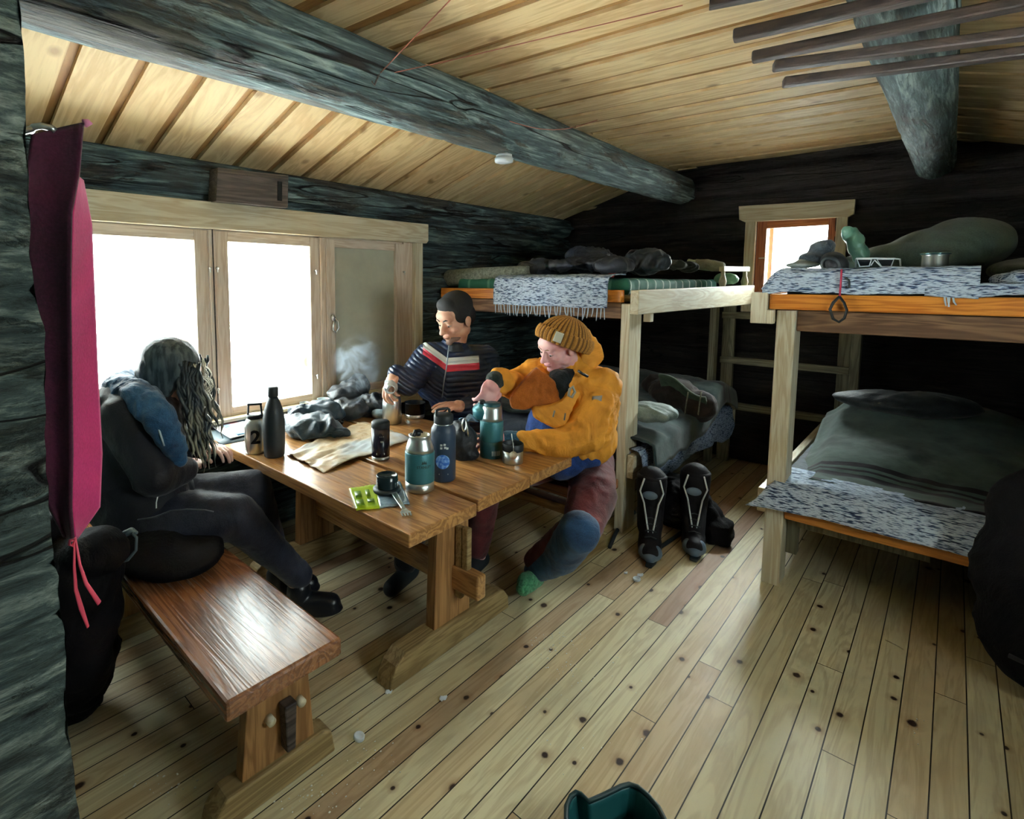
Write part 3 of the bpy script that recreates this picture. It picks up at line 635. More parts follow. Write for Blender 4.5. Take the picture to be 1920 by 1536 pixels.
m_navy = plain('navy_powder_coat', '#2f4257', .42, bump=.1, bs=700); m_black = plain('black_plastic', '#14181b', .38); m_bk2 = plain('black_matt', '#1c262b', .5)
m_whitep = plain('white_print', '#cfdada', .5); m_darkp = plain('dark_print', '#20403f', .5); m_blue = NT('blue_sticker')
_c = m_blue.obj(); m_blue = m_blue.done(m_blue.ramp(m_blue.noise(_c, 90, 3), [(.4, srgb('#2f6fd0')), (.6, srgb('#8fc0f0'))]), .4)
m_brush = NT('brushed_steel'); _c = m_brush.obj(False); m_brush.bump(m_brush.noise(m_brush.scl(_c, (300, 300, 4)), 1., 2), .15, .001); m_brush = m_brush.done(srgb('#d6dedd'), .33, 1.)

c = on_table(787, 927, .047)
g = thing('food_jar', 'green and steel vacuum food jar without its lid at the front of the table', 'food jar', c)
MB().lathe(c, [(.046, 0), (.05, .004), (.05, .034)], 48).obj('steel_base', m_brush, g)
MB().lathe(c, [(.0505, .034), (.0515, .037), (.0515, .134), (.0505, .137)], 48).obj('green_sleeve', m_green, g)
MB().lathe(c, [(.0495, .136), (.048, .15), (.041, .172), (.037, .18), (.037, .19), (.0385, .194), (.033, .194), (.033, .15), (.002, .15)], 48).obj('steel_neck', m_brush, g)
MB().tube([c+V((-.03, .0, .192)), c+V((-.012, .01, .207)), c+V((.01, .012, .205)), c+V((.022, .01, .196))], .006, 8, flat=.6).lathe(c+V((-.004, .008, .19)), [(.012, 0), (.014, .012), (.01, .018)], 16).obj('hinged_stopper', m_black, g)
wrap_text('STANLEY', .0125, c, .0515, .094, m_darkp, g, dang=.3, bold=.0003)
wrap_shape([(-.01, .0), (-.006, .012), (-.003, .006), (0, .014), (.003, .006), (.006, .012), (.01, 0)], c, .0515, .104, m_darkp, g, 'emblem', dang=.3)
c = on_table(831, 906, .044)
g = thing('water_bottle', 'navy wide-mouth bottle with a round blue sticker and a black loop lid', 'bottle', c)
MB().lathe(c, [(.041, 0), (.0455, .006), (.0455, .178), (.044, .19), (.036, .203), (.033, .208)], 48).obj('bottle_body', m_navy, g)
MB().lathe(c, [(.034, .203), (.0345, .207), (.034, .209)], 40).obj('steel_collar', m_brush, g)
MB().lathe(c, [(.0345, .209), (.0355, .212), (.0355, .236), (.033, .242), (.006, .243)], 40).obj('screw_lid', m_bk2, g)
MB().tube([c+V((.034*math.cos(a), .034*math.sin(a)*.5, .238+.018*math.sin(b))) for a, b in ((0, 0), (.2, .9), (.5, 1.5), (1.2, 1.57), (1.9, 1.57), (2.6, 1.5), (2.9, .9), (pi, 0))], .005, 8).obj('lid_loop', m_bk2, g)
wrap_disc(.026, c, .0455, .078, m_blue, g, 'round_sticker', dang=-.05)
wrap_shape([(-.016, 0), (.018, 0), (.018, .004), (-.016, .004)], c, .0455, .03, m_whitep, g, 'band_print')
for x, y in ((-.012, .0), (-.012, -.011), (0, .002), (.002, -.009), (.01, -.012)): wrap_shape([(x, y), (x+.008, y), (x+.009, y+.007), (x+.001, y+.008)], c, .0455, .135, m_whitep, g, 'emblem')
c = on_table(921, 862, .047)
g = thing('thermos', 'dark green thermos with steel shoulder, held by the man in the yellow jacket', 'thermos', c)
MB().lathe(c, [(.045, 0), (.047, .005), (.047, .07)], 48).obj('lower_body', m_dgreen, g)
MB().lathe(c, [(.0475, .07), (.048, .073), (.048, .15), (.047, .153)], 48).obj('upper_body', m_green, g)
MB().lathe(c, [(.046, .152), (.044, .165), (.041, .20), (.0385, .212), (.034, .214), (.034, .19), (.001, .19)], 48).obj('steel_shoulder', m_brush, g)
MB().lathe(c, [(.0345, .205), (.037, .216), (.036, .224), (.02, .228)], 32).obj('stopper', m_dgreen, g)
for k in range(7): wrap_shape([(-.014+k*.0055, 0), (-.0115+k*.0055, 0), (-.0115+k*.0055, .02), (-.014+k*.0055, .02)], c, .047, .014, m_whitep, g, 'barcode_bar', dang=.35)
CT = c.copy()
lidc = aD(905, 770, (c-EYE).dot(fw)+.0)
g = thing('thermos_lid_cup', 'green thermos lid cup gripped in the right hand of the man in yellow', 'cup', lidc)  # the lid cup taken off the thermos
ax = V((-.25, -.1, 1)).normalized()
MB().lathe(lidc-ax*.025, [(.038, 0), (.042, .004), (.042, .034), (.036, .045), (.02, .05), (.018, .06)], 36, ax).obj('lid_cup', m_green, g)
MB().lathe(lidc+ax*.034, [(.012, 0), (.013, .01), (.009, .014)], 20, ax).obj('lid_knob', m_black, g)
c = on_table(961, 873, .04)
g = thing('steel_mug', 'steel mug with a dark rim and hanging tea infuser by the yellow sleeve', 'mug', c)
MB().lathe(c, [(.039, 0), (.041, .003), (.041, .05)], 40).obj('mug_body', m_brush, g)
MB().lathe(c, [(.0415, .05), (.0425, .053), (.0425, .078), (.040, .08), (.039, .076), (.038, .02), (.001, .018)], 40).obj('dark_rim', m_bk2, g)
fa = facing(c)+.05; f_ = V((math.cos(fa), math.sin(fa), 0)); b = c+f_*.052+V((0, 0, .045))
MB().ell(b, .0155).obj('tea_ball', plain('tea_mesh', '#b9b39c', .35, .9, bump=.5, bs=900), g)
MB().tube([b+V((0, 0, .014)), c+f_*.045+V((0, 0, .088)), c+f_*.03+V((0, 0, .088))], .0015, 6).tube([c+f_*.035+V((0, 0, .07)), c+f_*.03+V((-.004, .006, .125))], .0018, 6).obj('infuser_chain', m_brush, g)
c = on_table(714, 865, .035)
g = thing('black_can', 'slim black can with small white print standing on the map edge', 'can', c)
MB().lathe(c, [(.034, 0), (.036, .003), (.036, .014)], 40).obj('can_base', m_brush, g)
MB().lathe(c, [(.0362, .014), (.037, .017), (.037, .13)], 40).obj('can_sleeve', plain('black_gloss', '#171a2a', .22), g)
MB().lathe(c, [(.0365, .13), (.0375, .132), (.0375, .152), (.033, .157), (.003, .157)], 40).obj('can_lid', m_bk2, g)
for y, s_, z_ in (('* * *', .010, .098), ('||||||', .008, .08)): wrap_text(y, s_, c, .0373, z_, m_whitep, g, dang=.12)
wrap_shape([(-.018, 0), (.016, 0), (.016, .007), (-.018, .007)], c, .0373, .026, m_whitep, g, 'white_band')
c = on_table(735, 797, .045)
g = thing('steel_bottle', 'bare steel bottle standing below the hand of the man in navy', 'bottle', c)
MB().lathe(c, [(.045, 0), (.049, .004), (.049, .105), (.044, .13), (.032, .15), (.026, .158), (.026, .178), (.022, .178), (.022, .1), (.001, .1)], 48).obj('bottle_body', m_brush, g)
CS = c.copy()
pc = aD(733, 728, (c-EYE).dot(fw)-.11)
g = thing('small_flask', 'small steel flask tipped toward the camera in the hand of the man in navy', 'flask', pc)
ax = (EYE-pc); ax = (ax.normalized()+V((0.1, .1, -.35))).normalized()
MB().lathe(pc-ax*.03, [(.028, -.05), (.032, -.04), (.03, 0), (.034, .006), (.034, .026), (.031, .034), (.0225, .036), (.0225, .05), (.018, .05), (.018, .03), (.001, .03)], 36, ax).obj('flask_mouth', plain('pale_steel', '#dde6ea', .3, .7), g)
c = on_table(778, 787, .05)
g = thing('black_mug', 'black enamel mug with a bare steel foot near the man in navy', 'mug', c)
MB().lathe(c, [(.045, 0), (.05, .003), (.052, .022)], 40).obj('mug_foot', m_brush, g)
MB().lathe(c, [(.0525, .022), (.056, .08), (.058, .082), (.054, .082), (.05, .03), (.001, .026)], 40).obj('mug_body', plain('black_enamel', '#0c1116', .2), g)
c = on_table(480, 853, .043)
g = thing('numbered_bottle', 'steel bottle marked with a large black 2 and a square loop cap', 'bottle', c)
MB().lathe(c, [(.041, 0), (.044, .004), (.044, .11), (.043, .125), (.036, .142), (.031, .148), (.029, .148)], 48).obj('bottle_body', m_brush, g)
MB().lathe(c, [(.031, .147), (.034, .149), (.034, .16), (.03, .163)], 36).obj('cap_base', m_bk2, g)
sd = V((math.sin(facing(c)), -math.cos(facing(c)), 0))
MB().beam(c+sd*.028+V((0, 0, .158)), c+sd*.024+V((0, 0, .205)), .014, .008).beam(c-sd*.028+V((0, 0, .158)), c-sd*.024+V((0, 0, .205)), .014, .008).beam(c+sd*.03+V((0, 0, .205)), c-sd*.03+V((0, 0, .205)), .014, .009).obj('cap_loop', m_bk2, g, bevel=.003)
wrap_text('2', .078, c, .044, .072, plain('matt_black_ink', '#08090b', .9), g, 'numeral', bold=.0022, e=.0016)
c = on_table(515, 861, .043)
g = thing('black_bottle', 'tall matt black bottle with a narrow neck beside the numbered bottle', 'bottle', c)
MB().lathe(c, [(.036, 0), (.041, .006), (.0435, .05), (.0445, .11), (.0435, .155), (.038, .195), (.029, .222), (.021, .24), (.019, .248)], 48).obj('bottle_body', m_bk2, g)
MB().lathe(c, [(.0195, .249), (.0215, .251), (.0215, .285), (.02, .289), (.004, .29)], 36).obj('bottle_cap', m_bk2, g)
c = on_table(726, 934, .042)
g = thing('jar_stopper', 'black ribbed jar stopper upside down on the green food pouch', 'stopper', c+V((0, 0, .006)))
c.z += .008
MB().lathe(c, [(.046, 0), (.048, .004), (.048, .011), (.038, .014)], 40).obj('flange', m_bk2, g)
MB().lathe(c, [(.036, .013), (.038, .02), (.036, .023), (.038, .03), (.036, .033), (.038, .04), (.036, .043), (.037, .056), (.034, .058), (.032, .052), (.001, .05)], 40).obj('threaded_plug', plain('wet_black', '#16262a', .18), g)

def sheet(name, pts, mat, parent=None, h=0., crease=.0, n=18, th=.001, seed=0.):
    P = [aZ(u, v, T+.001+h) for u, v in pts]
    def f(u, v):
        p = P[0].lerp(P[1], u).lerp(P[3].lerp(P[2], u), v); z = crease*(abs(nz(u*3+seed, v*2))+.5*abs(nz(u*9, v*7+seed)))+.0015
        return p+V((0, 0, z))
    return MB().grid(f, n, n, thick=th).obj(name, mat, parent)
def papermat(name, base, c1, c2=None, sc_=8, lines=False):
    t = NT(name); c = t.obj(False); n = t.noise(c, sc_, 5, .6, 1.5)
    col = t.mix(t.rng(n, .45, .58), srgb(base), srgb(c1))
    if lines:
        col = t.mix(t.rng(t.math('SINE', t.math('MULTIPLY', n, 160.)), .75, 1., 0, .5), col, srgb('#9a6a3f')); s_ = t.n('ShaderNodeSeparateXYZ', {0: c}); col = t.mix(t.rng(t.noise(c, 3.), .48, .6, 0, .6), col, srgb(c2))
    elif c2: col = t.mix(t.rng(t.noise(c, sc_*.5, 2), .5, .55), col, srgb(c2))
    return t.done(col, .45, spec=.4)
m_map = papermat('map_print', '#cdbfa2', '#b59b74', '#a9c4d8', 9, True); m_paper = papermat('office_paper', '#e8ecef', '#d9e0e6')
mp = tag(sheet('paper_map', [(537, 853), (607, 888), (772, 824), (682, 790)], m_map, None, .0, .022, 40, seed=3.), 'creased paper hiking map spread behind the green food jar', 'map')
tag(sheet('paper_folder', [(372, 806), (417, 834), (505, 818), (470, 775)], plain('grey_folder', '#5a6a72', .5), None, 0, 0, 4, .006), 'dark grey folder lowest of the papers at the far table corner', 'folder')
tag(sheet('paper_sheet', [(374, 787), (432, 823), (575, 790), (520, 752)], m_paper, None, .009, .004, 16), 'large white sheet over the grey folder at the far table corner', 'paper')
mg = tag(sheet('magazine', [(402, 789), (446, 816), (540, 797), (496, 768)], papermat('magazine_cover', '#7fb2dc', '#dfeaf2', '#c993a0', 12), None, .013, .003, 12, .003), 'blue and pink magazine on top of the white sheet', 'magazine')
p = aZ(370, 801, T); tag(MB().box((p.x-.01, p.y-.03, T), (p.x+.035, p.y+.03, T+.045)).obj('small_box', m_sash_y, bevel=.004), 'small brown wooden block at the far left table corner', 'box')
# food pouch: two printed halves
pg = thing('food_pouch', 'lime green food pouch lying flat under the black stopper', 'pouch', aZ(700, 935, T))
def lblmat(name, base, ink):
    t = NT(name); c = t.obj(False); n = t.n('ShaderNodeTexBrick', {'Vector': t.scl(c, (1, 1, 1)), 'Scale': 14., 'Mortar Size': .025, 'Color1': srgb(base), 'Color2': srgb(base), 'Mortar': srgb(ink)}); return t.done(n.outputs[0], .3, spec=.6)
sheet('pouch_front', [(654, 917), (668, 957), (712, 953), (703, 910)], plain('lime_foil', '#a9c520', .3, bump=.3, bs=60), pg, .002, .006, 14, .004, 1.)
sheet('pouch_label', [(703, 910), (712, 953), (768, 945), (750, 903)], plain('pale_blue_foil', '#8fa9bd', .25, bump=.4, bs=80, var=.5), pg, .002, .006, 14, .004, 2.)
for q in (((664, 922), (667, 934), (679, 933), (676, 921)), ((667, 938), (670, 949), (684, 948), (681, 937)), ((684, 919), (687, 932), (695, 931), (692, 918)), ((688, 936), (690, 943), (703, 942), (701, 935))): sheet('pouch_print', q, plain('olive_ink', '#5c7d12', .4), pg, .0085, 0, 2, .0005)
# spork
sp = thing('spork', 'dull metal spork lying with its tines toward the table end', 'spork', aZ(762, 960, T))
a, b = aZ(735, 925, T+.004), aZ(758, 958, T+.004); d_ = (aZ(766, 974, T+.004)-aZ(756, 952, T+.004)).normalized(); s_ = d_.cross(V((0, 0, 1)))
MB().grid(lambda u, v: a.lerp(b, u)+s_*((v-.5)*(.014+.008*(1-u)))+V((0, 0, .012-.008*u)), 10, 4, thick=.0018).obj('spork_handle', m_brush, sp)
MB().grid(lambda u, v: b+d_*(.026*u)+s_*((v-.5)*(.014+.02*math.sin(min(1, u*1.2)*pi/2)))+V((0, 0, .004-.004*math.sin(u*pi)+.003*(2*v-1)**2)), 8, 8, thick=.0015).obj('spork_bowl', m_brush, sp)
for k in (-1.5, -.5, .5, 1.5): MB().beam(b+d_*.025+s_*(k*.009)+V((0, 0, .005)), b+d_*.044+s_*(k*.0085)+V((0, 0, .004)), .0042, .0016, (0, 0, 1)).obj('tine', m_brush, sp)
tag(MB().tube([aZ(645, 787, T+.004), aZ(705, 801, T+.004)], .0035, 8).obj('wooden_stick', m_pine_x), 'thin pale wooden stick lying between the dark clothes and the map', 'stick')
# cups near the sill
m_cupp = plain('frosted_plastic', '#d5e6ee', .3); 
for (u, v), lab in (((607, 768), 'frosted plastic cup upright near the window end of the table'), ((572, 772), 'small round frosted cup left of the upright frosted cup')):
    c = on_table(u, v, .02); g = thing('plastic_cup', lab, 'cup', c, 'frosted cups by the window'); k = 1. if u > 600 else .8
    MB().lathe(c, [(.022, 0), (.024, .002), (.031*k+.004, .058*k), (.033*k+.004, .06*k), (.029*k+.004, .058*k), (.02, .006), (.001, .005)], 28).obj('cup_wall', m_cupp, g)
# camera bag with clip
m_nyl = fabric('black_nylon', '#1b2026', '#0c0f12', .55, 300, 6, .4, .05, .4)
c = on_table(868, 866, .05)
g = thing('camera_bag', 'small black drawstring bag with shiny clips behind the navy bottle', 'bag', c)
MB().ell(c+V((0, 0, .07)), (.06, .05, .075)).ell(c+V((0, .01, .12)), (.035, .045, .045)).ell(c+V((.01, 0, .02)), (.062, .055, .03)).obj('bag_body', m_nyl, g, remesh=.006, smooth=3, disp=fold(.012, 14, 3, 2.))
q = c+V((-.01, -.03, .165))
MB().grid(lambda u, v: q+V((.07*u-.02, .05*v-.02, .012*math.sin(u*5+v*3))), 8, 8, thick=.001).obj('foil_flap', plain('blue_foil', '#9fc0e0', .15, .6, bump=.8, bs=60), g)
MB().tube([q+V((-.03+.012*math.cos(a), -.01, -.012+.026*math.sin(a))) for a in [2*pi*i/14 for i in range(14)]], .0028, 8, closed=True).tube([q+V((-.02, -.012, .0)), q+V((-.015, -.02, -.06))], .003, 8).obj('clip', m_brush, g)
# goggles / dark lens things
c = on_table(626, 806, .03)
g = thing('sunglasses', 'black wraparound sunglasses folded beside the dark clothes on the table', 'glasses', c)
for s in (-1, 1): MB().ell(c+V((s*.032, s*.01, .02)), (.033, .018, .02)).obj('lens', plain('dark_lens', '#0a0d10', .08), g)
MB().tube([c+V((-.065, .0, .03)), c+V((-.03, -.022, .038)), c+V((0, -.012, .034)), c+V((.03, -.006, .038)), c+V((.065, .02, .03)), c+V((.05, .07, .02))], .005, 8).obj('glasses_frame', m_black, g)
# clothes heaps on the table
m_jkt = fabric('slate_shell_fabric', '#2c4656', '#14222c', .45, 300, 5, .6, .1, .5)
m_jkt2 = fabric('dark_shell_fabric', '#22303c', '#0c1218', .4, 300, 5, .6, .1, .5)
def heap(name, blobs, mat, label, cat, amp=.03, sc_=9., seed=1., vox=.008, group=None, parent=None, zmin=None):
    m = MB()
    for c, r in blobs: m.ell(c, r)
    f0 = fold(amp, sc_, 3, seed)
    def dd(p):
        k = f0(p)
        return k if zmin is None or p.z > zmin+.01 else min(k, 0)
    o = m.obj(name, mat, parent, remesh=vox, smooth=4, disp=dd)
    if zmin is not None:
        oz = o.location.z+(parent.location.z if parent else 0)
        for v in o.data.vertices:
            if v.co.z+oz < zmin: v.co.z = zmin-oz
    return tag(o, label, cat, group) if label else o
def tp(u, v, dz=0.): return aZ(u, v, T)+V((0, 0, dz))
heap('folded_jacket', [(tp(575, 815, .035), (.11, .13, .05)), (tp(615, 815, .03), (.08, .12, .045)), (tp(600, 795, .05), (.11, .1, .065)), (tp(560, 800, .05), (.07, .08, .06))], m_jkt, 'crumpled slate-blue jacket on the table behind the tall black bottle', 'jacket', .05, 8.5, 4., .007, zmin=T+.002)
heap('crumpled_coat', [(tp(670, 778, .04), (.15, .12, .055)), (tp(650, 770, .07), (.09, .09, .08)), (tp(700, 776, .05), (.09, .1, .06)), (tp(668, 765, .11), (.09, .07, .07))], m_jkt2, 'dark crumpled coat on the table end below the shutter panel', 'coat', .055, 8.5, 8., .007, zmin=T+.002)
heap('grey_glove', [(tp(712, 786, .025), (.03, .05, .028)), (tp(705, 780, .04), (.025, .04, .03))], fabric('grey_knit', '#8fa0a8', '#55646c'), 'light grey glove between the dark coat and the steel bottle', 'glove', .01, 16, 5., .005, zmin=T+.002)
# steam
def steammat():
    t = NT('steam'); t.t.nodes.remove(t.b); c = t.obj(False)
    n = t.noise(c, 9., 5, .6, 1.2)
    gr = t.n('ShaderNodeTexGradient', {'Vector': t.scl(t.vmath('SUBTRACT', c, (0, 0, .16)), (1/.14, 1/.14, 1/.17))}, gradient_type='SPHERICAL').outputs[1]
    d = t.math('MULTIPLY', t.rng(n, .46, .7, 0, 1), t.math('MULTIPLY', t.rng(gr, 0, .6), 26.))
    vs = t.n('ShaderNodeVolumePrincipled', {'Color': (.8, .9, 1, 1), 'Density': d, 'Anisotropy': .3}); t.t.links.new(vs.outputs[0], t.o.inputs['Volume']); return t.m
c = aD(672, 682, 2.85)
st = MB().ell(c, (.14, .14, .17)).obj('steam', steammat(), origin=c-V((0, 0, .16))); tag(st, 'pale steam rising in front of the shutter panel from the hot drink', 'steam', kind='stuff')
# ---------------------------------------------------------------- bedding and clothes on the bunks
def ragmat(name, axis, light='#d3e2f2', mid='#7c93b8', dark='#2d3a58'):
    t = NT(name); c = t.obj(False); k = [230]*3; k[AX[axis]] = 34
    n = t.noise(t.scl(c, k), 1., 2, .5); k = [40]*3; k[AX[axis]] = 9
    b = t.noise(t.scl(c, k), 1., 3, .6); f = t.math('ADD', t.math('MULTIPLY', n, .72), t.math('MULTIPLY', b, .28))
    t.bump(n, .9, .01)
    return t.done(t.ramp(f, [(.40, srgb(dark)), (.455, srgb(mid)), (.5, srgb(light)), (.6, srgb(light)), (.66, srgb(mid))]), .85, spec=.2)
m_rag_y = ragmat('rag_rug_y', 'Y'); m_rag_x = ragmat('rag_rug_x', 'X', '#a9bcd8', '#6d83ac', '#34425f')
def drape(name, mat, A, B, perp, path, nu=60, nv=40, th=.006, amp=.006, sc_=9., seed=0., parent=None, wob=0., origin=None):
    A, B, perp = V(A), V(B), V(perp); L = [0]
    for p, q in zip(path[:-1], path[1:]): L.append(L[-1]+math.hypot(q[0]-p[0], q[1]-p[1]))
    def f(u, v):
        s = v*L[-1]; i = max(j for j in range(len(L)-1) if L[j] <= s+1e-9); t = (s-L[i])/(L[i+1]-L[i]); o = path[i][0]+(path[i+1][0]-path[i][0])*t; z = path[i][1]+(path[i+1][1]-path[i][1])*t
        p = A.lerp(B, u); n1 = nz(u*(B-A).length*sc_, v*L[-1]*sc_, seed); n2 = nz(u*(B-A).length*sc_*2.3, v*L[-1]*sc_*2.3, seed+4)
        w_ = wob*nz(u*5, seed)*v
        return p+perp*(o-(amp*n1+amp*.5*n2)*(.3+(i > 0)))+V((0, 0, z+amp*n1+w_))
    return MB().grid(f, nu, nv, thick=th).obj(name, mat, parent, origin=origin)
def fringe(parent, A, B, n, ln, mat, seed=1, d=V((0, 0, -1))):
    r = random.Random(seed); A, B = V(A), V(B); m = MB()
    for k in range(n):
        p = A.lerp(B, (k+.5*r.random()+.25)/n); dx = (B-A).normalized()*(r.random()-.5)*.025
        m.tube([p, p+d*ln*.5+dx*.3, p+d*ln*(.8+.4*r.random())+dx], [.0032, .003, .002], 5)
    return m.obj('fringe', mat, parent)
m_fr = plain('fringe_cotton', '#c9dbe8', .8)
def greenmat():
    t = NT('green_striped_blanket'); c = t.obj(False); s = t.n('ShaderNodeSeparateXYZ', {0: c}); x, y = s.outputs[0], s.outputs[1]
    st_ = t.math('LESS_THAN', t.math('FRACT', t.math('MULTIPLY', x, 9.)), .16); st2 = t.math('LESS_THAN', t.math('FRACT', t.math('MULTIPLY', y, 6.)), .12)
    f = t.noise(c, 220, 2); col = t.mix(st_, srgb('#2c6b57'), srgb('#b9d4c2')); col = t.mix(t.math('MULTIPLY', st2, .35), col, srgb('#8fbfa6')); col = t.mix(t.rng(f, .3, .7, 0, .35), col, (.01, .05, .04, 1))
    t.bump(t.noise(c, 9, 4, .6), .4, .02); return t.done(col, .75, spec=.3)
m_grn = greenmat()
# left bunk, upper level
PL = 1.286
def pillowbox(name, mat, a, b, label, cat, r=.04, amp=.012, seed=0., sc_=6., vox=.02, group=None, lump=None):
    m = MB().box(V(a)+V((r, r, r*.6)), V(b)-V((r, r, r*.6)))
    for x in (a[0]+r, b[0]-r):
        for y in (a[1]+r, b[1]-r):
            m.cap((x, y, a[2]+r*.6), (x, y, b[2]-r*.6), r)
    m.box((a[0]+r*.3, a[1]+r, a[2]), (b[0]-r*.3, b[1]-r, b[2])); m.box((a[0]+r, a[1]+r*.3, a[2]), (b[0]-r, b[1]-r*.3, b[2]))
    if lump:
        for c, rr in lump: m.ell(c, rr)
    f0 = fold(amp, sc_, 3, seed)
    o = m.obj(name, mat, remesh=vox, smooth=5, disp=lambda p: f0(p) if p.z > a[2]+.03 else 0, origin=(0, 0, 0))
    for v in o.data.vertices: v.co.z = max(v.co.z, a[2])
    return tag(o, label, cat, group)
pillowbox('mattress', m_grn, (2.735, 1.235, PL), (4.25, 2.46, 1.372), 'green striped blanket over the mattress of the upper left bunk', 'mattress', .035, .010, 1., 5., .016)
rr = thing('rag_rug', 'blue and white rag rug with fringe hanging over the rail of the left bunk', 'rug', (2.7, 1.68, 1.2), 'rag rugs on the bunks')
drape('rug_cloth', m_rag_y, (2.66, 2.055, 0), (2.66, 1.305, 0), (-1, 0, 0), [(-.20, 1.392), (-.05, 1.390), (-.004, 1.375), (.010, 1.34), (.012, 1.23), (.012, 1.215)], 60, 50, .006, .005, 8., 2., rr)
fringe(rr, (2.648, 2.05, 1.215), (2.648, 1.31, 1.215), 34, .058, m_fr, 3)
tag(MB().tube([aX(842, 522, 2.82), aX(905, 519, 2.82), aX(990, 514, 2.88)], [.062, .062, .055], 24).obj('rolled_mat', fabric('speckled_felt', '#a9b0a4', '#6f776e', .9, 90, 60, .3), disp=fold(.004, 12, 2, 4.)), 'rolled speckled grey mat at the window end of the left upper bunk', 'mat')
heap('dark_jacket', [(aX(1010, 500, 3.0)-V((0, 0, .02)), (.09, .14, .05)), (aX(1110, 495, 3.1), (.16, .2, .05)), (aX(1060, 498, 2.95), (.08, .14, .035)), (aX(1150, 498, 2.9), (.1, .1, .04)), (aX(1110, 480, 3.2), (.14, .16, .06))], fabric('ink_shell', '#232c3e', '#0b0f16', .4, 300, 7, .6, .1, .5), 'dark crumpled jacket with a red lining patch on the left upper bunk', 'jacket', .05, 8, 7., .009, zmin=1.372)
_dj = [o for o in COL.objects if o.name == 'dark_jacket'][0]
MB().prism([aX(1128, 519, 2.84), aX(1152, 508, 2.84), aX(1146, 520, 2.84)], (.03, 0, .0)).obj('red_lining', plain('red_lining', '#c43a3a', .6), _dj)
heap('stuffed_bag', [(aX(1215, 492, 3.15), (.10, .13, .07)), (aX(1190, 492, 3.2), (.08, .1, .06))], m_jkt2, 'dark stuffed bag at the right end of the jackets on the left upper bunk', 'bag', .04, 8, 2., .009, zmin=1.372)
heap('scarf', [(aX(1265, 497, 3.5), (.07, .08, .035)), (aX(1290, 500, 3.6), (.07, .06, .03))], fabric('olive_wool', '#3c4038', '#1d1f1b'), 'dark olive scarf on the left upper bunk near the guard rail', 'scarf', .02, 12, 3., .008, zmin=1.37)
sh_ = thing('wool_slipper', 'pale wool slipper behind the white guard rail of the left bunk', 'slipper', aX(1330, 500, 4.0))
MB().chain([aX(1300, 495, 4.05), aX(1325, 497, 4.05), aX(1350, 500, 4.05)], [.03, .042, .036]).obj('slipper_body', fabric('pale_wool', '#b5b3a0', '#7f7d6c'), sh_, remesh=.008, smooth=3, disp=fold(.006, 20))
MB().cap(aX(1292, 489, 4.03), aX(1302, 491, 4.03), .013, .012).obj('slipper_tab', plain('cream_tab', '#d8dab8', .7), sh_)
heap('green_sack', [(aX(1362, 523, 4.05), (.06, .08, .04))], plain('mint_nylon', '#7fb59a', .4, bump=.6, bs=25), 'small mint green sack seen through the guard rail', 'sack', .012, 20, 3., .006, zmin=1.335)
# left bunk, lower level
m_wool = fabric('charcoal_wool_blanket', '#3f5352', '#1f2b2c', .9, 350, 4, .35)
def woolstripe(name, col, dk, axis, p0, per):
    t = NT(name); c = t.obj(False); s = t.n('ShaderNodeSeparateXYZ', {0: c}); x = s.outputs[AX[axis]]
    col_ = t.mix(t.rng(t.noise(c, 5, 4, .6), .35, .65), srgb(dk), srgb(col)); xs = t.math('SUBTRACT', x, p0)
    for a, b in per: col_ = t.mix(t.math('MULTIPLY', t.math('GREATER_THAN', xs, a), t.math('LESS_THAN', xs, b)), col_, srgb('#1b1620'))
    n = t.noise(c, 400, 2); t.bump(t.math('ADD', t.noise(c, 6, 4, .6), t.math('MULTIPLY', n, .1)), .35, .02); t.set(t.b, 'Sheen Weight', .2); return t.done(col_, .9, spec=.2)
pillowbox('mattress', fabric('ticking', '#7f90a8', '#4f5f78'), (2.73, 1.20, .376), (4.24, 2.42, .46), 'pale blue mattress of the lower left bunk', 'mattress', .03, .005, 2., 5., .018)
def blk(name, mat, x0, x1, y0, y1, zf, label, hang, edge, nx=70, ny=60, th=.01, sd=0.):
    """blanket over a bed: zf(x,y) height; hang = drop beyond the aisle edge"""
    def f(u, v):
        x = x0+(x1-x0)*u; s = v*(abs(y1-y0)+hang); L = abs(y1-y0)
        if s < L: y = y0+(y1-y0)*s/L; z = zf(x, y)
        else: y = y1+math.copysign(1, y1-y0)*(.012+.02*math.sin((s-L)*9)); z = zf(x, y1)-(s-L)
        return (x+.01*nz(x*5, s*5, sd), y+.012*nz(x*6, s*6, sd+3), z+.006*nz(x*9, s*9, sd+5))
    return tag(MB().grid(f, nx, ny, thick=th).obj(name, mat, origin=(0, 0, 0)), label, 'blanket')
def zL(x, y):
    b = .475+.12*math.exp(-((x-3.3)/.5)**2)*math.exp(-((y-1.75)/.5)**2)+.17*math.exp(-((x-3.95)/.35)**2)
    return b+.03*abs(nz(x*4+1.5*nz(x*2, y*2), y*4, 2.))+.015*abs(nz(x*9, y*9, 5.))+.01
blk('wool_blanket', woolstripe('charcoal_striped', '#3f5352', '#202b2c', 'X', 3.9, [(.0, .03), (.06, .07), (.1, .14)]), 2.765, 4.22, 2.40, 1.10, zL, 'dark grey wool blanket heaped over the lower left bunk', .13, 0)
drape('rag_rug', m_rag_x, (2.73, 1.135, 0), (4.22, 1.10, 0), (0, -1, 0), [(-.05, .462), (-.01, .456), (.012, .43), (.02, .33), (.0, .262)], 60, 24, .006, .012, 7., 4., None, .05)
tag([o for o in COL.objects if o.name.startswith('rag_rug')][-1], 'blue rag rug edge hanging below the wool blanket of the lower left bunk', 'rug', 'rag rugs on the bunks')
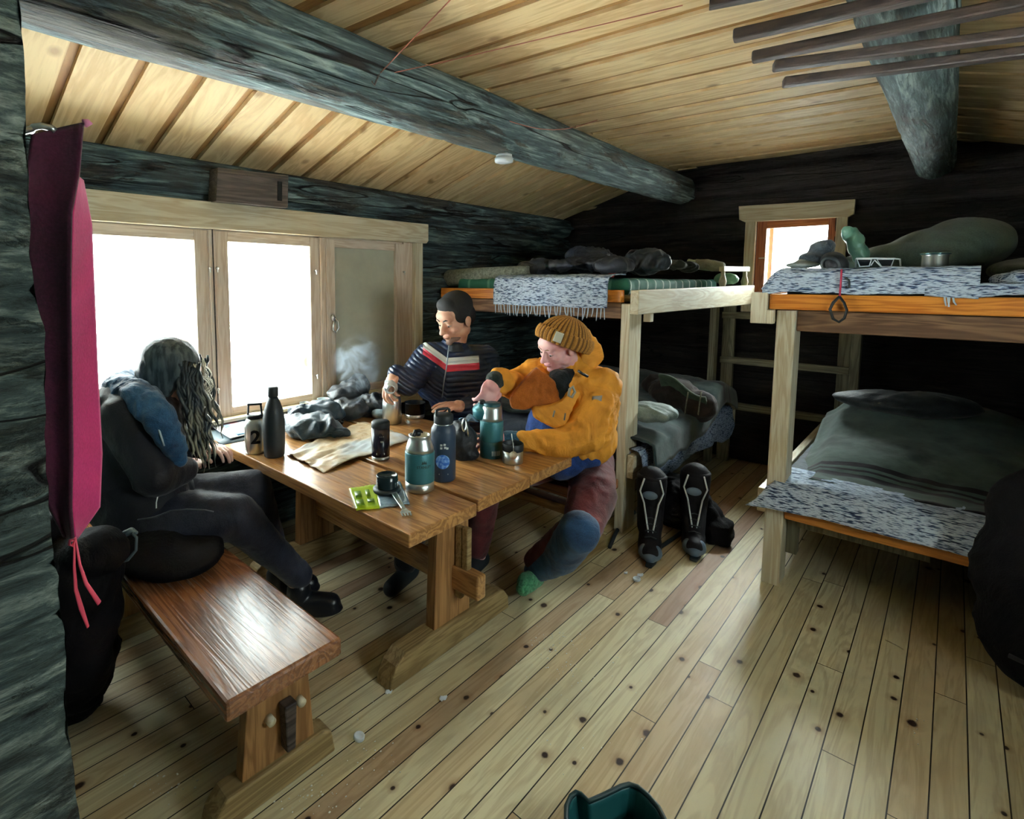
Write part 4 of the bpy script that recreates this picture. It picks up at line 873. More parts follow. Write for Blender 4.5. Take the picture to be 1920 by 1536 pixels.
rg = drape('rag_rug', m_rag_y, (2.70, 1.40, 0), (2.70, 1.262, 0), (-1, 0, 0), [(-.1, .49), (-.02, .488), (.006, .47), (.02, .40), (.03, .33)], 20, 30, .008, .02, 9., 9., None, .04)
tag(rg, 'bunched corner of blue rag rug hanging between the yellow jacket and the bunk post', 'rug', 'rag rugs on the bunks')
heap('pillow', [(aX(1222, 772, 2.98), (.14, .14, .05)), (aX(1245, 776, 2.98), (.05, .06, .03))], fabric('grey_pillow', '#8f9f9b', '#64736f', .6, 200, 8, .4), 'light grey pillow beside the post on the lower left bunk', 'pillow', .014, 9, 3., .008, zmin=None)
rk = thing('rucksack', 'olive and brown rucksack slumped on the lower left bunk', 'rucksack', aX(1285, 780, 3.5))
heap('sack_body', [(aX(1265, 740, 3.55), (.14, .16, .11)), (aX(1310, 760, 3.5), (.10, .11, .10)), (aX(1240, 725, 3.65), (.1, .12, .08))], fabric('brown_canvas', '#33261f', '#150e0b'), None, None, .02, 8, 3., .011, parent=rk)
MB().grid(lambda u, v: aX(1236+88*u, 700+42*u+20*v, 3.42)+V((.06*v, 0, .02*math.sin(u*6)-.03*v)), 14, 8, thick=.02).obj('sack_lid', fabric('olive_canvas', '#4a5a44', '#2b372a'), rk)
for u in (1290, 1315): MB().tube([aX(u, 735, 3.38), aX(u-3, 755, 3.36), aX(u-6, 778, 3.38)], .007, 6, flat=.4).obj('strap', m_dull_y, rk)
# right bunk, upper level
pillowbox('mattress', fabric('dark_ticking', '#2b2f33', '#141618'), (2.735, RY+.06, PL), (4.24, .535, 1.345), 'thin dark mattress of the upper right bunk', 'mattress', .02, .004, 5., 5., .018)
rr = thing('rag_rug', 'blue and white rag rug folded over the orange rail of the right bunk', 'rug', (2.68, .2, 1.3), 'rag rugs on the bunks')
def rugtop(u, v):
    y = .60-.66*u; k = max(0, 1-u*9); prof = [(3.15, 1.372), (2.76, 1.40), (2.70, 1.405), (2.678, 1.385), (2.668, 1.345), (2.672, 1.312)]
    s = v*(len(prof)-1); i = min(int(s), len(prof)-2); t = s-i; x = prof[i][0]+(prof[i+1][0]-prof[i][0])*t; z = prof[i][1]+(prof[i+1][1]-prof[i][1])*t
    z -= .07*k*k*(z-1.30)/.1; z += .008*nz(y*9, v*5)-.012*max(0, (u-.75)*4)*(v > .75)*(v-.75)*4
    return (x+.006*nz(y*12, v*8, 3.), y, z)
MB().grid(rugtop, 80, 50, thick=.008).obj('rug_cloth', m_rag_y, rr)
m = MB().grid(lambda u, v: (2.672+.006*nz(u*9, v*5)-.02*v*(1-v), .08-.46*u, 1.35-.04*v*(1+.2*math.sin(u*8))+.03*max(0, (u-.55))*(1-v)*4), 30, 8, thick=.006); m.obj('rug_tail', m_rag_y, rr)
fringe(rr, (2.664, .03, 1.305), (2.664, .0, 1.300), 4, .03, m_fr, 5)
def up_(u, v, x, dz=0.): return aX(u, v, x)+V((0, 0, dz))
heap('sleeping_bag', [((3.35, .12, 1.46), (.36, .24, .09)), ((3.4, -.02, 1.53), (.3, .16, .11)), ((3.35, .05, 1.50), (.3, .2, .10)), ((3.3, .30, 1.44), (.2, .12, .06))], fabric('sage_down', '#5c6f64', '#36443d', .6, 200, 3, .3), 'large grey-green sleeping bag mound on the upper right bunk', 'sleeping bag', .012, 4, 3., .014, zmin=1.346)
heap('stuff_sack', [(up_(1596, 440, 3.0), (.03, .03, .035)), (up_(1605, 458, 2.98), (.03, .032, .05)), (up_(1614, 476, 2.98), (.03, .028, .04)), (up_(1588, 434, 2.98), (.015, .02, .02))], plain('crinkled_green_nylon', '#5f8f7d', .3, .1, bump=1., bs=30, spec=.7), 'crinkled shiny green stuff sack end beside the small window', 'sack', .016, 22, 2., .006)
pz = thing('padded_pouch', 'black padded pouch with a dark oval mouth and hanging wrist loop on the right bunk', 'pouch', up_(1560, 515, 2.72))
q = up_(1565, 495, 2.76)
MB().ell(q, (.05, .052, .042), Matrix.Rotation(.5, 3, 'X')).ell(q+V((.02, .01, .012)), (.05, .045, .04)).obj('pouch_body', m_nyl, pz, remesh=.005, smooth=2)
t_ = (EYE-q).normalized(); t_.z -= .15; t_.y += .3; t_.normalize(); x_ = t_.orthogonal().normalized(); y_ = t_.cross(x_)
MB().tube([q+t_*.043+x_*.034*math.cos(a)+y_*.028*math.sin(a) for a in [2*pi*i/20 for i in range(20)]], .007, 10, closed=True).obj('pouch_rim', m_bk2, pz)
MB().tube([up_(1578, 505, 2.655), up_(1577, 525, 2.65), up_(1574, 560, 2.65)], .0035, 8).obj('red_cord', plain('red_cord', '#a8284a', .7), pz)
L = [(1574, 556), (1562, 568), (1556, 580), (1562, 598), (1573, 604), (1583, 597), (1588, 582), (1583, 568)]
MB().tube([up_(u, v, 2.65) for u, v in L], .0105, 8, closed=True, flat=.45).obj('wrist_loop', m_bk2, pz)
MB().tube([up_(u, v, 2.66) for u, v in ((1585, 520), (1592, 526), (1593, 540), (1585, 538))], .0035, 6).obj('buckle_strap', m_bk2, pz)
heap('knit_hat', [(up_(1540, 472, 2.9), (.05, .05, .05)), (up_(1525, 485, 2.88), (.05, .055, .032)), (up_(1552, 462, 2.9), (.03, .03, .028))], fabric('grey_fleece', '#4a5864', '#2f3a44', .95, 90, 20, .6, .6), 'dark grey fleece hat in front of the small window', 'hat', .006, 22, 2., .006, zmin=1.40)
tag(MB().ell(up_(1505, 497, 2.84)+V((0, 0, .0)), (.05, .065, .014)).ell(up_(1510, 492, 2.86), (.03, .04, .016)).obj('flat_cap', fabric('pale_cloth', '#b9c3bd', '#8d9892'), remesh=.005, smooth=2, disp=fold(.003, 20)), 'pale crumpled cap lying left of the black pouch', 'cap')
gl = thing('white_sunglasses', 'white-framed sunglasses standing on the rag rug of the right bunk', 'sunglasses', up_(1640, 502, 2.74))
G = lambda pts: [up_(u, v, 2.74+.0*u) for u, v in pts]
for P in ([(1607, 486), (1634, 486), (1630, 499), (1612, 500)], [(1644, 486), (1676, 486), (1671, 500), (1653, 500)]):
    MB().prism(G(P), (.004, 0, 0)).obj('lens', plain('brown_lens', '#171a20', .08), gl); MB().tube(G(P), .0028, 8, closed=True).obj('lens_rim', m_white, gl)
MB().tube(G([(1605, 485), (1640, 484.5), (1678, 485)]), .0032, 8).tube(G([(1633, 498), (1640, 488), (1652, 500)]), .0025, 8).obj('brow_bar', m_white, gl)
MB().tube([up_(1606, 485, 2.74), up_(1606, 485, 2.74)+V((.08, .01, .0)), up_(1606, 485, 2.74)+V((.11, .012, -.03))], .003, 8).obj('temple', m_white, gl); MB().tube([up_(1678, 485, 2.74), up_(1678, 485, 2.74)+V((.08, -.01, .0)), up_(1678, 485, 2.74)+V((.11, -.012, -.03))], .003, 8).obj('temple', m_white, gl)
cm = up_(1752, 500, 2.80); cm.z = 1.405
g = thing('steel_cup', 'steel camping cup with a wide rim on the upper right bunk', 'cup', cm)
MB().lathe(cm, [(.036, 0), (.038, .004), (.038, .05), (.041, .054)], 40).obj('cup_wall', m_brush, g); MB().lathe(cm, [(.041, .054), (.045, .056), (.045, .062), (.036, .064), (.034, .05), (.001, .02)], 40).obj('cup_rim', plain('teal_steel', '#6f979c', .25, .8), g)
heap('folded_blanket', [((2.95, -.22, 1.40), (.2, .14, .035)), ((3.1, -.3, 1.42), (.25, .16, .03))], fabric('moss_wool', '#3a4434', '#20261d'), 'moss green folded blanket right of the rag rug on the right bunk', 'blanket', .02, 6, 8., .012, zmin=1.346)
heap('rag_rug', [((2.76, -.24, 1.362), (.07, .16, .04)), ((2.78, -.34, 1.37), (.07, .1, .05))], m_rag_y, 'bunched blue rag rug at the right end of the upper right bunk', 'rug', .012, 9, 3., .01, group='rag rugs on the bunks', zmin=1.32)
# right bunk, lower level
pillowbox('mattress', fabric('grey_ticking', '#6c7680', '#3f474f'), (2.73, RY+.06, .376), (4.24, .53, .47), 'grey mattress of the lower right bunk', 'mattress', .03, .005, 6., 5., .018)
def zR(x, y):
    b = .478+.16*(1-math.exp(-max(0, x-2.95)/.35))*math.exp(-((y-.05)/.42)**4)+.10*math.exp(-((x-3.75)/.3)**2)
    return b+.022*abs(nz(x*6+2*nz(x*2, y*2), y*2, 7.))+.01
def bR(u, v):
    x = 2.80+1.4*u; y = -.75+1.235*v; e = max(0, (v-.93)/.07); z = zR(x, min(y, .45))-.06*e
    if u < .03: z -= 0
    return (x-.012*math.sin(v*9)-.05*(v < .03)+.018*nz(y*5, 2), y, z+.004*nz(x*20, y*20))
tag(MB().grid(bR, 80, 70, thick=.012).obj('wool_blanket', woolstripe('teal_grey_striped', '#5d726c', '#3a4a46', 'X', 2.80, [(0., .035), (.13, .16), (.178, .19), (.208, .235)]), origin=(0, 0, 0)), 'grey-green wool blanket with dark stripes on the lower right bunk', 'blanket')
def lowrug(u, v):
    y = .50-.95*u; prof = [(2.95, .478), (2.80, .484), (2.72, .482), (2.685, .462), (2.66, .41), (2.652, .375)]
    s = v*5; i = min(int(s), 4); t = s-i; x = prof[i][0]+(prof[i+1][0]-prof[i][0])*t; z = prof[i][1]+(prof[i+1][1]-prof[i][1])*t
    k = max(0, 1-u*7); y += .11*k*v*v; z -= .012*k*v; x -= .02*k
    return (x+.004*nz(y*9, v*6), y, z+.006*nz(y*7, v*3, 2.))
tag(MB().grid(lowrug, 80, 30, thick=.007).obj('rag_rug', m_rag_y), 'blue and white rag rug over the front edge of the lower right bunk', 'rug', 'rag rugs on the bunks')
heap('pillow', [((3.62, .16, .735), (.16, .3, .06)), ((3.6, .05, .75), (.12, .2, .06))], fabric('dark_pillow', '#333a40', '#191d20', .6), 'dark pillow at the back of the lower right bunk', 'pillow', .015, 6, 3., .012)
# black duffel and hanging coat at the far right
df = thing('duffel_bag', 'big black duffel standing on the floor at the right edge against the lower bunk', 'duffel bag', (2.5, -.33, 0))
m_duf = fabric('black_duffel', '#100d11', '#070608', .8, 200, 5, .5, 0., .15)
heap('duffel_body', [((2.53, -.40, .22), (.13, .29, .22)), ((2.53, -.41, .62), (.12, .30, .2)), ((2.53, -.40, .42), (.135, .31, .3))], m_duf, None, None, .012, 5, 2., .012, parent=df, zmin=.002)
for y in (-.25,): MB().tube([(2.415, y, .2), (2.402, y, .35), (2.40, y, .5), (2.418, y, .68)], .013, 8, flat=.4).obj('duffel_strap', plain('webbing', '#120f14', .8), df)
MB().tube([(2.45, -.2, .16), (2.41, -.3, .16), (2.40, -.4, .16), (2.41, -.5, .16)], .008, 8).obj('piping', plain('webbing2', '#17141c', .8), df)
# ---------------------------------------------------------------- people
def frame(f, u):
    f = V(f).normalized(); u = V(u); u = (u-f*u.dot(f)).normalized(); r = f.cross(u); return r, f, u
def skinmat(name, a, b):
    t = NT(name); c = t.obj(False); t.set(t.b, 'Subsurface Weight', .12); t.set(t.b, 'Subsurface Radius', (.01, .004, .002))
    t.bump(t.noise(c, 120, 3), .12, .003); return t.done(t.mix(t.rng(t.noise(c, 16, 4), .4, .6), srgb(a), srgb(b)), .5, spec=.4)
m_skin1 = skinmat('skin_tan', '#d8b09a', '#c4937c'); m_skin2 = skinmat('skin_fair', '#e9b8b4', '#d99c9c'); m_skin3 = skinmat('skin_pale', '#d6b3a2', '#c69c8c')
class Head:
    def __init__(s, c, f, u, k=1.):
        s.c = V(c); s.r, s.f, s.u = frame(f, u); s.k = k; s.R = Matrix((s.r, s.f, s.u)).transposed()
    def P(s, x, y, z): return s.c+(s.r*x+s.f*y+s.u*z)*s.k
    def E(s, m, x, y, z, a, b, c): m.ell(s.P(x, y, z), (a*s.k, b*s.k, c*s.k), s.R, 24, 14)
    def build(s, m):
        E = s.E
        E(m, 0, -.012, .04, .075, .097, .082); E(m, 0, .028, -.028, .06, .058, .075); E(m, 0, .038, -.078, .043, .042, .03); E(m, 0, .072, -.098, .02, .014, .014)
        E(m, 0, .06, .035, .055, .034, .035); E(m, -.024, .076, .018, .026, .013, .008); E(m, .024, .076, .018, .026, .013, .008)
        for sx in (-1, 1):
            E(m, sx*.038, .052, -.028, .022, .026, .022); E(m, sx*.077, -.008, -.012, .008, .018, .03); E(m, sx*.081, -.016, -.006, .006, .012, .02)
            E(m, sx*.012, .097, -.036, .008, .01, .007); E(m, sx*.048, .0, -.06, .022, .04, .03); E(m, sx*.03, .072, .003, .016, .010, .008); E(m, sx*.03, .07, -.012, .015, .010, .006)
        m.chain([s.P(0, .078, .012), s.P(0, .096, -.012), s.P(0, .108, -.034)], [.009*s.k, .009*s.k, .0115*s.k], 12)
        E(m, 0, .082, -.062, .024, .012, .006); E(m, 0, .080, -.073, .02, .012, .006)
    def eyes(s, parent, w_=0.):
        mw = plain('eye_white', '#a89c94', .35); mi = plain('eye_iris', '#2c221c', .2)
        for sx in (-1, 1):
            MB().ell(s.P(sx*.03, .0705, -.005), (.0115*s.k, .0115*s.k, .0085*s.k), s.R).obj('eye', mw, parent); MB().ell(s.P(sx*.03, .0785, -.007), (.0058*s.k, .0045*s.k, .0050*s.k), s.R).obj('iris', mi, parent)
    def brows(s, parent, mat, w=.0035):
        for sx in (-1, 1): MB().tube([s.P(sx*.012, .090, .021), s.P(sx*.028, .088, .028), s.P(sx*.046, .072, .022)], [w*s.k, w*1.2*s.k, w*.6*s.k], 8).obj('eyebrow', mat, parent)
    def mouth(s, parent, mat): MB().tube([s.P(-.022, .083, -.067), s.P(-.008, .0935, -.0672), s.P(.008, .0935, -.0672), s.P(.022, .083, -.067)], .0026*s.k, 8).obj('lips', mat, parent)
def hand(m, wrist, d, palm, curl=.5, side=1, k=1., spread=.12, thumb=.6, tips=None):
    """d: direction of the hand, palm: direction the palm faces, side: +1 thumb towards d x palm"""
    d = V(d).normalized(); n = V(palm); n = (n-d*n.dot(d)).normalized(); s = d.cross(n)*side; w = V(wrist)
    R = Matrix((s, d, n)).transposed()
    m.ell(w+d*.048*k, (.041*k, .052*k, .016*k), R, 16, 10); m.cap(w-d*.01*k, w+d*.03*k, .026*k, .030*k, 14)
    for i, (o, L, r) in enumerate(((.030, .074, .0088), (.010, .082, .0092), (-.010, .077, .0088), (-.029, .060, .0078))):
        p = w+d*(.088-.006*abs(i-1.2))*k+s*o*k; a = (i-1.5)*-spread; dd = (d*math.cos(a)+s*math.sin(a)); c = curl*(1+.08*i); pts = [w+d*.05*k+s*o*.9*k, p]; q = p
        for seg, fr in ((0, .45), (1, .3), (2, .25)):
            ang = c*(.75+.75*seg); v = dd*math.cos(ang)+n*math.sin(ang); q = q+v*L*fr*k; pts.append(q)
        m.chain(pts, [r*k*1.1, r*k*1.08, r*k, r*k*.92, r*k*.8], 10)
    b = w+d*.022*k+s*.030*k; t1 = b+(d*.55+s*.65+n*thumb*.5).normalized()*.036*k; t2 = t1+(d*.75+s*.15+n*thumb).normalized()*.03*k; t3 = t2+(d*.8-s*.1+n*thumb).normalized()*.024*k
    m.chain([w+d*.018*k+s*.016*k, b, t1, t2, t3], [.014*k, .0145*k, .0115*k, .0105*k, .0088*k], 10)
def limb(m, pts, rs): m.chain(pts, rs, 18)

# --- the man in the navy quilted jacket
D = aD
def man_navy():
    hip = V((2.33, 2.02, .47)); bel = D(868, 775, 2.98); ch = D(850, 706, 2.90); nk = D(852, 652, 2.86)
    hd = Head(D(853, 597, 2.80), -rt*.72-up*.42-fw*.62, up*.9-rt*.22-fw*.35, 1.06)
    p = thing('person', 'dark-haired man in a navy quilted jacket with a white and red chest stripe', 'person', (hip.x, hip.y, 0))
    rs, re, rw = D(803, 672, 2.84), D(765, 718, 2.74), D(741, 700, 2.70)
    ls, le, lw = D(908, 676, 2.94), D(917, 768, 2.84), D(868, 762, 2.70)
    kn = V((1.86, 1.99, .46)); an = V((1.86, 2.02, .08)); kn2 = V((1.90, 1.80, .46)); an2 = aZ(760, 1062, .08)
    b = MB(); hd.build(b); b.cap(nk-V((0, 0, .02)), hd.P(0, -.02, -.05), .056, .052)
    limb(b, [hip, bel, ch], [.13, .12, .12]); limb(b, [rs, re, rw], [.05, .042, .027]); limb(b, [ls, le, lw], [.05, .042, .027])
    for kk, aa, s in ((kn, an, 1), (kn2, an2, -1)): limb(b, [hip+V((0, .07*s, -.02)), kk, aa], [.085, .055, .04])
    hand(b, rw+V((-.005, -.005, -.004)), D(727, 730, 2.64)-rw, fw*.4+rt*.5-up*.5, .75, -1, 1.08, thumb=.9)
    hand(b, lw, D(815, 760, 2.60)-lw, -up*.8+fw*.3, .35, -1, 1.05)
    b.obj('body', m_skin1, p, remesh=.0042, smooth=2)
    hd.eyes(p); mh = plain('near_black_hair', '#14171c', .7, bump=.8, bs=400); hd.brows(p, mh); hd.mouth(p, plain('lips', '#8a5a50', .5))
    h = MB(); hd.E(h, 0, -.020, .054, .0795, .098, .080); hd.E(h, 0, -.055, .0, .074, .062, .07); hd.E(h, .06, .0, .03, .022, .05, .045); hd.E(h, -.06, .0, .03, .022, .05, .045); hd.E(h, 0, .035, .085, .055, .045, .038); h.obj('hair', mh, p, remesh=.005, smooth=2)
    h = MB(); hd.E(h, 0, .042, -.080, .045, .040, .028); hd.E(h, 0, .0745, -.1, .02, .014, .014); h.obj('beard_stubble', plain('stubble', '#8a6f62', .8, bump=.5, bs=600), p, remesh=.005, smooth=2)
    # quilted jacket
    t = NT('navy_quilted'); c = t.obj(False); C0 = D(838, 684, 2.78)
    q = t.vmath('SUBTRACT', c, tuple(C0)); s_ = t.n('ShaderNodeVectorMath', {0: q, 1: tuple(rt)}, operation='DOT_PRODUCT').outputs['Value']; h_ = t.n('ShaderNodeVectorMath', {0: q, 1: tuple(up)}, operation='DOT_PRODUCT').outputs['Value']
    line = t.math('MAXIMUM', t.math('MULTIPLY', s_, -.72), t.math('MULTIPLY', s_, .06)); e = t.math('SUBTRACT', h_, line)
    lim = t.math('MULTIPLY', t.math('GREATER_THAN', s_, -.125), t.math('LESS_THAN', s_, .17))
    wh = t.math('MULTIPLY', t.math('MULTIPLY', t.math('GREATER_THAN', e, 0.), t.math('LESS_THAN', e, .036)), lim); rd = t.math('MULTIPLY', t.math('MULTIPLY', t.math('GREATER_THAN', e, -.034), t.math('LESS_THAN', e, 0.)), lim)
    col = t.mix(rd, t.mix(wh, srgb('#22314f'), srgb('#dce6e6')), srgb('#c9354f'))
    puff = t.math('ABSOLUTE', t.math('SINE', t.math('MULTIPLY', t.math('ADD', e, t.math('MULTIPLY', t.noise(c, 9, 2), .02)), 115.))); t.bump(t.math('ADD', puff, t.math('MULTIPLY', t.noise(c, 30, 3), .6)), .6, .012)
    mq = t.done(col, .33, spec=.5)
    j = MB(); limb(j, [hip+V((0, 0, .06)), bel, ch], [.165, .16, .165]); j.cap(rs+V((.01, 0, 0)), ls, .085, .085); j.cap(ch, nk, .15, .075); limb(j, [rs, re, rw+(re-rw)*.12], [.083, .07, .05]); limb(j, [ls, le, lw+(le-lw)*.12], [.083, .07, .05]); j.cap(ch-rt*.07, ch+rt*.07, .15, .15)
    j.obj('jacket', mq, p, remesh=.009, smooth=4, disp=fold(.007, 11, 3, 3.), origin=(0, 0, 0))
    for o in [x for x in COL.objects if x.name.startswith('jacket') and x.parent == p]: o.location = -p.location
    cl_ = MB(); a = nk+V((0, 0, .0)); cl_.grid(lambda u, v: a+(rt*math.cos(2*pi*u)+(fw)*math.sin(2*pi*u))*(.072+.006*math.sin(2*pi*u*3))+up*(.045*v-.02)-fw*.01*(1-v), 28, 6, thick=.01); cl_.obj('collar', m_jkt2, p)
    zp = [D(u, v, d) for u, v, d in ((842, 648, 2.735), (840, 665, 2.715), (837, 690, 2.708), (832, 718, 2.72), (829, 745, 2.745))]
    MB().tube(zp, .005, 8, flat=.6).obj('zip', plain('zip_grey', '#7d8a94', .4, .5), p)
    l = MB()
    for kk, aa, s in ((kn, an, 1), (kn2, an2, -1)): limb(l, [hip+V((0, .075*s, .0)), kk, aa+V((0, 0, .02))], [.105, .075, .055])
    m_tr = fabric('black_trousers', '#16171d', '#0a0a0e'); l.obj('trousers', m_tr, p, remesh=.012, smooth=3, disp=fold(.006, 9))
    for aa, dd in ((an, V((-1, -.1, 0))), (an2, V((-1, -.3, 0)))): MB().chain([aa+V((.03, 0, -.03)), aa+dd.normalized()*.12+V((0, 0, -.04))], [.042, .036]).obj('shoe', m_bk2, p, remesh=.008, smooth=2)
man_navy()

# --- the man in the mustard jacket
def man_mustard():
    hip = V((2.36, 1.31, .48)); bel = D(1082, 800, 2.50); ch = D(1080, 735, 2.42); nk = D(1072, 690, 2.40)
    hd = Head(D(1046, 647, 2.33), -rt*.80-up*.44-fw*.38, up*.90-rt*.12-fw*.36, .92); ht = Head(D(1051, 650, 2.33), -rt*.92+up*.30-fw*.22, up*.93+rt*.33-fw*.12, 1.03)
    p = thing('person', 'man in a mustard jacket and ribbed mustard beanie opening a green thermos', 'person', (hip.x, hip.y, 0))
    ls, le, lw = D(1122, 722, 2.36), D(1096, 815, 2.24), D(950, 822, 2.28)
    rs, re, rw = D(1005, 706, 2.50), D(965, 724, 2.42), D(926, 712, 2.27)
    kn, an, toe = D(1082, 995, 2.14), D(1003, 1072, 2.36), D(988, 1092, 2.28)
    kn2, an2 = V((1.84, 1.46, .46)), V((1.86, 1.52, .08))
    b = MB(); hd.build(b); b.cap(nk-V((0, 0, .02)), hd.P(0, -.02, -.05), .056, .052)
    limb(b, [hip, bel, ch], [.13, .12, .12]); limb(b, [ls, le, D(1050, 835, 2.25), lw], [.05, .042, .036, .027]); limb(b, [rs, re, rw], [.05, .042, .027])
    limb(b, [hip+V((-.0, -.08, -.02)), kn, an], [.085, .055, .04]); limb(b, [hip+V((0, .07, -.02)), kn2, an2], [.085, .055, .04])
    hand(b, rw, D(906, 765, 2.235)-rw, fw*.85-rt*.35-up*.1, .70, 1, 1.06, thumb=.9)
    hand(b, lw+(-rt)*.012, D(900, 830, 2.27)-lw, -fw*.9-up*.1, .55, 1, 1.02, thumb=.6)
    b.obj('body', m_skin2, p, remesh=.0042, smooth=2)
    hd.eyes(p, 0.); hd.brows(p, plain('fair_brow', '#a07a5c', .8), .003); hd.mouth(p, plain('lips2', '#b0605e', .5))
    # ribbed beanie
    t = NT('mustard_knit'); c = t.obj(False); t.bump(t.noise(c, 500, 2), .5, .004); mk = t.done(t.mix(t.rng(t.noise(c, 300, 2), .3, .7), srgb('#8a5f2a'), srgb('#c08c46')), .9, spec=.2)
    mk_shade = plain('mustard_knit_groove_shade', '#6e4a1e', .95, bump=.4, bs=500)  # darker knit on the groove faces paints in the shade between ribs
    def dome(u, v):
        a = 2*pi*u; ph = (pi/2+.12)*(1-v)+.02; rib = 1+.075*(.5+.5*math.cos(34*a))*min(1, ph*2); x = .092*math.sin(ph)*math.cos(a)*rib; y = .111*math.sin(ph)*math.sin(a)*rib; z = .105*math.cos(ph)
        return ht.P(x, y-.004, z+.030)
    MB().grid(dome, 176, 22, thick=.004).obj('beanie', [mk, mk_shade], p)
    bo = [x for x in COL.objects if x.parent == p and x.name.startswith('beanie')][0]
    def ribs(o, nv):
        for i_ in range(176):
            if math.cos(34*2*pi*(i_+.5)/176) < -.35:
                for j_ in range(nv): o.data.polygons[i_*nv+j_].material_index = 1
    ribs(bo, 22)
    def brim(u, v):
        a = 2*pi*u; s = math.sin(pi*v); rib = 1+.06*(.5+.5*math.cos(34*a)); rr_ = (1.08+.075*s)*rib; z = .015+.058*v
        return ht.P(.0885*rr_*math.cos(a), .107*rr_*math.sin(a)-.004, z-.006)
    MB().grid(brim, 176, 10, thick=.006).obj('beanie_cuff', [mk, mk_shade], bo); ribs([x for x in COL.objects if x.parent == bo][0], 10)
    a = math.atan2((EYE-ht.c).dot(ht.f), (EYE-ht.c).dot(ht.r))-.12; pc = lambda dx, dz: ht.P(.0885*1.27*math.cos(a+dx), .107*1.27*math.sin(a+dx)-.004, .040+dz)
    MB().grid(lambda u, v: pc((u-.5)*.26, (v-.5)*.042), 6, 6, thick=.002).obj('cuff_label', plain('grey_label', '#b9b9a6', .6), bo)
    # jacket
    t = NT('mustard_shell'); c = t.obj(False); f_ = t.noise(c, 7, 5, .6, 1.2); t.bump(t.math('ADD', f_, t.math('MULTIPLY', t.noise(c, 400, 2), .05)), .5, .03)
    mj = t.done(t.mix(t.rng(f_, .3, .6), srgb('#bd7a22'), srgb('#e39d38')), .7, spec=.3)
    mj2 = fabric('rust_lining', '#b5641f', '#82430f', .8, 300, 6)
    j = MB(); limb(j, [D(1092, 815, 2.46), D(1088, 770, 2.44), ch], [.15, .165, .16]); j.cap(rs, ls, .085, .09); j.cap(ch, nk, .14, .08); limb(j, [ls, le, D(1050, 835, 2.25), D(988, 826, 2.26)], [.088, .078, .064, .046]); limb(j, [rs, re, rw+(re-rw)*.25], [.08, .068, .05]); j.cap(D(1110, 760, 2.42), D(1112, 800, 2.36), .12, .1)
    j.obj('jacket', mj, p, remesh=.007, smooth=4, disp=fold(.020, 13, 3, 6.))
    o_ = [D(u, v, 2.35) for u, v in ((1090, 606), (1106, 618), (1123, 640), (1138, 664), (1130, 682), (1110, 698), (1094, 716), (1084, 742), (1070, 738), (1074, 706), (1088, 676), (1092, 648))]
    h = MB().prism(o_, fw*.13); h.cap(D(1075, 650, 2.52), D(1100, 650, 2.5), .05, .05).cap(D(1020, 690, 2.50), D(1010, 704, 2.42), .05, .045)
    h.obj('hood', mj, p, remesh=.007, smooth=5, disp=fold(.014, 15, 3, 2.))
    # open collar flap folding out over the chest
    def flap(name, pts, d, th, mat, sd):
        MB().prism([D(u, v, d) for u, v in pts], fw*th).obj(name, mat, p, remesh=.006, smooth=6, disp=fold(.010, 15, 3, sd))
    flap('collar_flap', ((1008, 690), (985, 710), (966, 733), (956, 752), (961, 768), (985, 770), (1010, 762), (1035, 767), (1052, 748), (1040, 715), (1025, 700)), 2.265, .05, mj2, 2.)
    flap('storm_flap', ((1000, 764), (1002, 782), (1020, 794), (1042, 803), (1060, 795), (1078, 762), (1090, 735), (1072, 730), (1052, 752), (1030, 762)), 2.24, .05, mj, 5.)
    MB().chain([D(1042, 704, 2.34), D(1056, 712, 2.31), D(1070, 704, 2.34)], [.032, .036, .038]).chain([D(1048, 722, 2.31), D(1058, 748, 2.29)], [.040, .036]).obj('neck_gaiter', fabric('black_gaiter', '#1d2528', '#0a0d0e', .8, 200, 9, .6), p, remesh=.007, smooth=3, disp=fold(.008, 20, 3, 4.))
    l = MB(); limb(l, [D(1040, 800, 2.46), D(1055, 850, 2.44)], [.13, .12]); l.cap(D(1122, 835, 2.42), D(1100, 845, 2.42), .06, .09); l.obj('blue_midlayer', fabric('cobalt_fleece', '#2a4f94', '#16284f', .8, 200, 6), p, remesh=.01, smooth=3, disp=fold(.012, 10))
    # cuff, wrist and arm patch
    MB().chain([D(990, 826, 2.26), D(952, 822, 2.28)], [.038, .034]).obj('knit_cuff', fabric('slate_cuff', '#3c6a80', '#24465a', .9, 150, 40, .5), p, remesh=.005, smooth=1)
    MB().chain([rw+(re-rw)*.32, rw+(re-rw)*.04], [.05, .040]).obj('knit_cuff', fabric('dark_cuff', '#26332f', '#141d1b', .9, 150, 40, .5), p, remesh=.005, smooth=1)
    def patch(q, du, dv, name, col):
        q = V(q); MB().grid(lambda u, v: q+(V(du)*(u-.5)+V(dv)*(v-.5)), 4, 4, thick=.004).obj(name, plain(name, col, .6), p)
    patch(D(1119, 752, 2.228), rt*.04-fw*.0+up*.004, up*.042+rt*.004-fw*.008, 'sleeve_patch', '#9c9286')
    MB().tube([D(1068, 730, 2.2), D(1074, 725, 2.2), D(1078, 735, 2.2), D(1072, 745, 2.2), D(1066, 742, 2.2)], .006, 8, closed=True).obj('toggle_clip', plain('grey_clip', '#8d8b80', .4), p)
    MB().tube([D(1060, 775, 2.19), D(1058, 788, 2.19)], .006, 8, flat=.5).tube([D(1040, 770, 2.19), D(1037, 782, 2.19)], .0035, 6).obj('zip_pull', plain('grey_pull', '#77756b', .4), p)
    MB().tube([D(1084, 695, 2.25), D(1092, 701, 2.24), D(1102, 706, 2.25)], .006, 8).obj('cord_lock', m_black, p)
    mm = fabric('maroon_trousers', '#6d2f33', '#3c171b', .8, 300, 7)
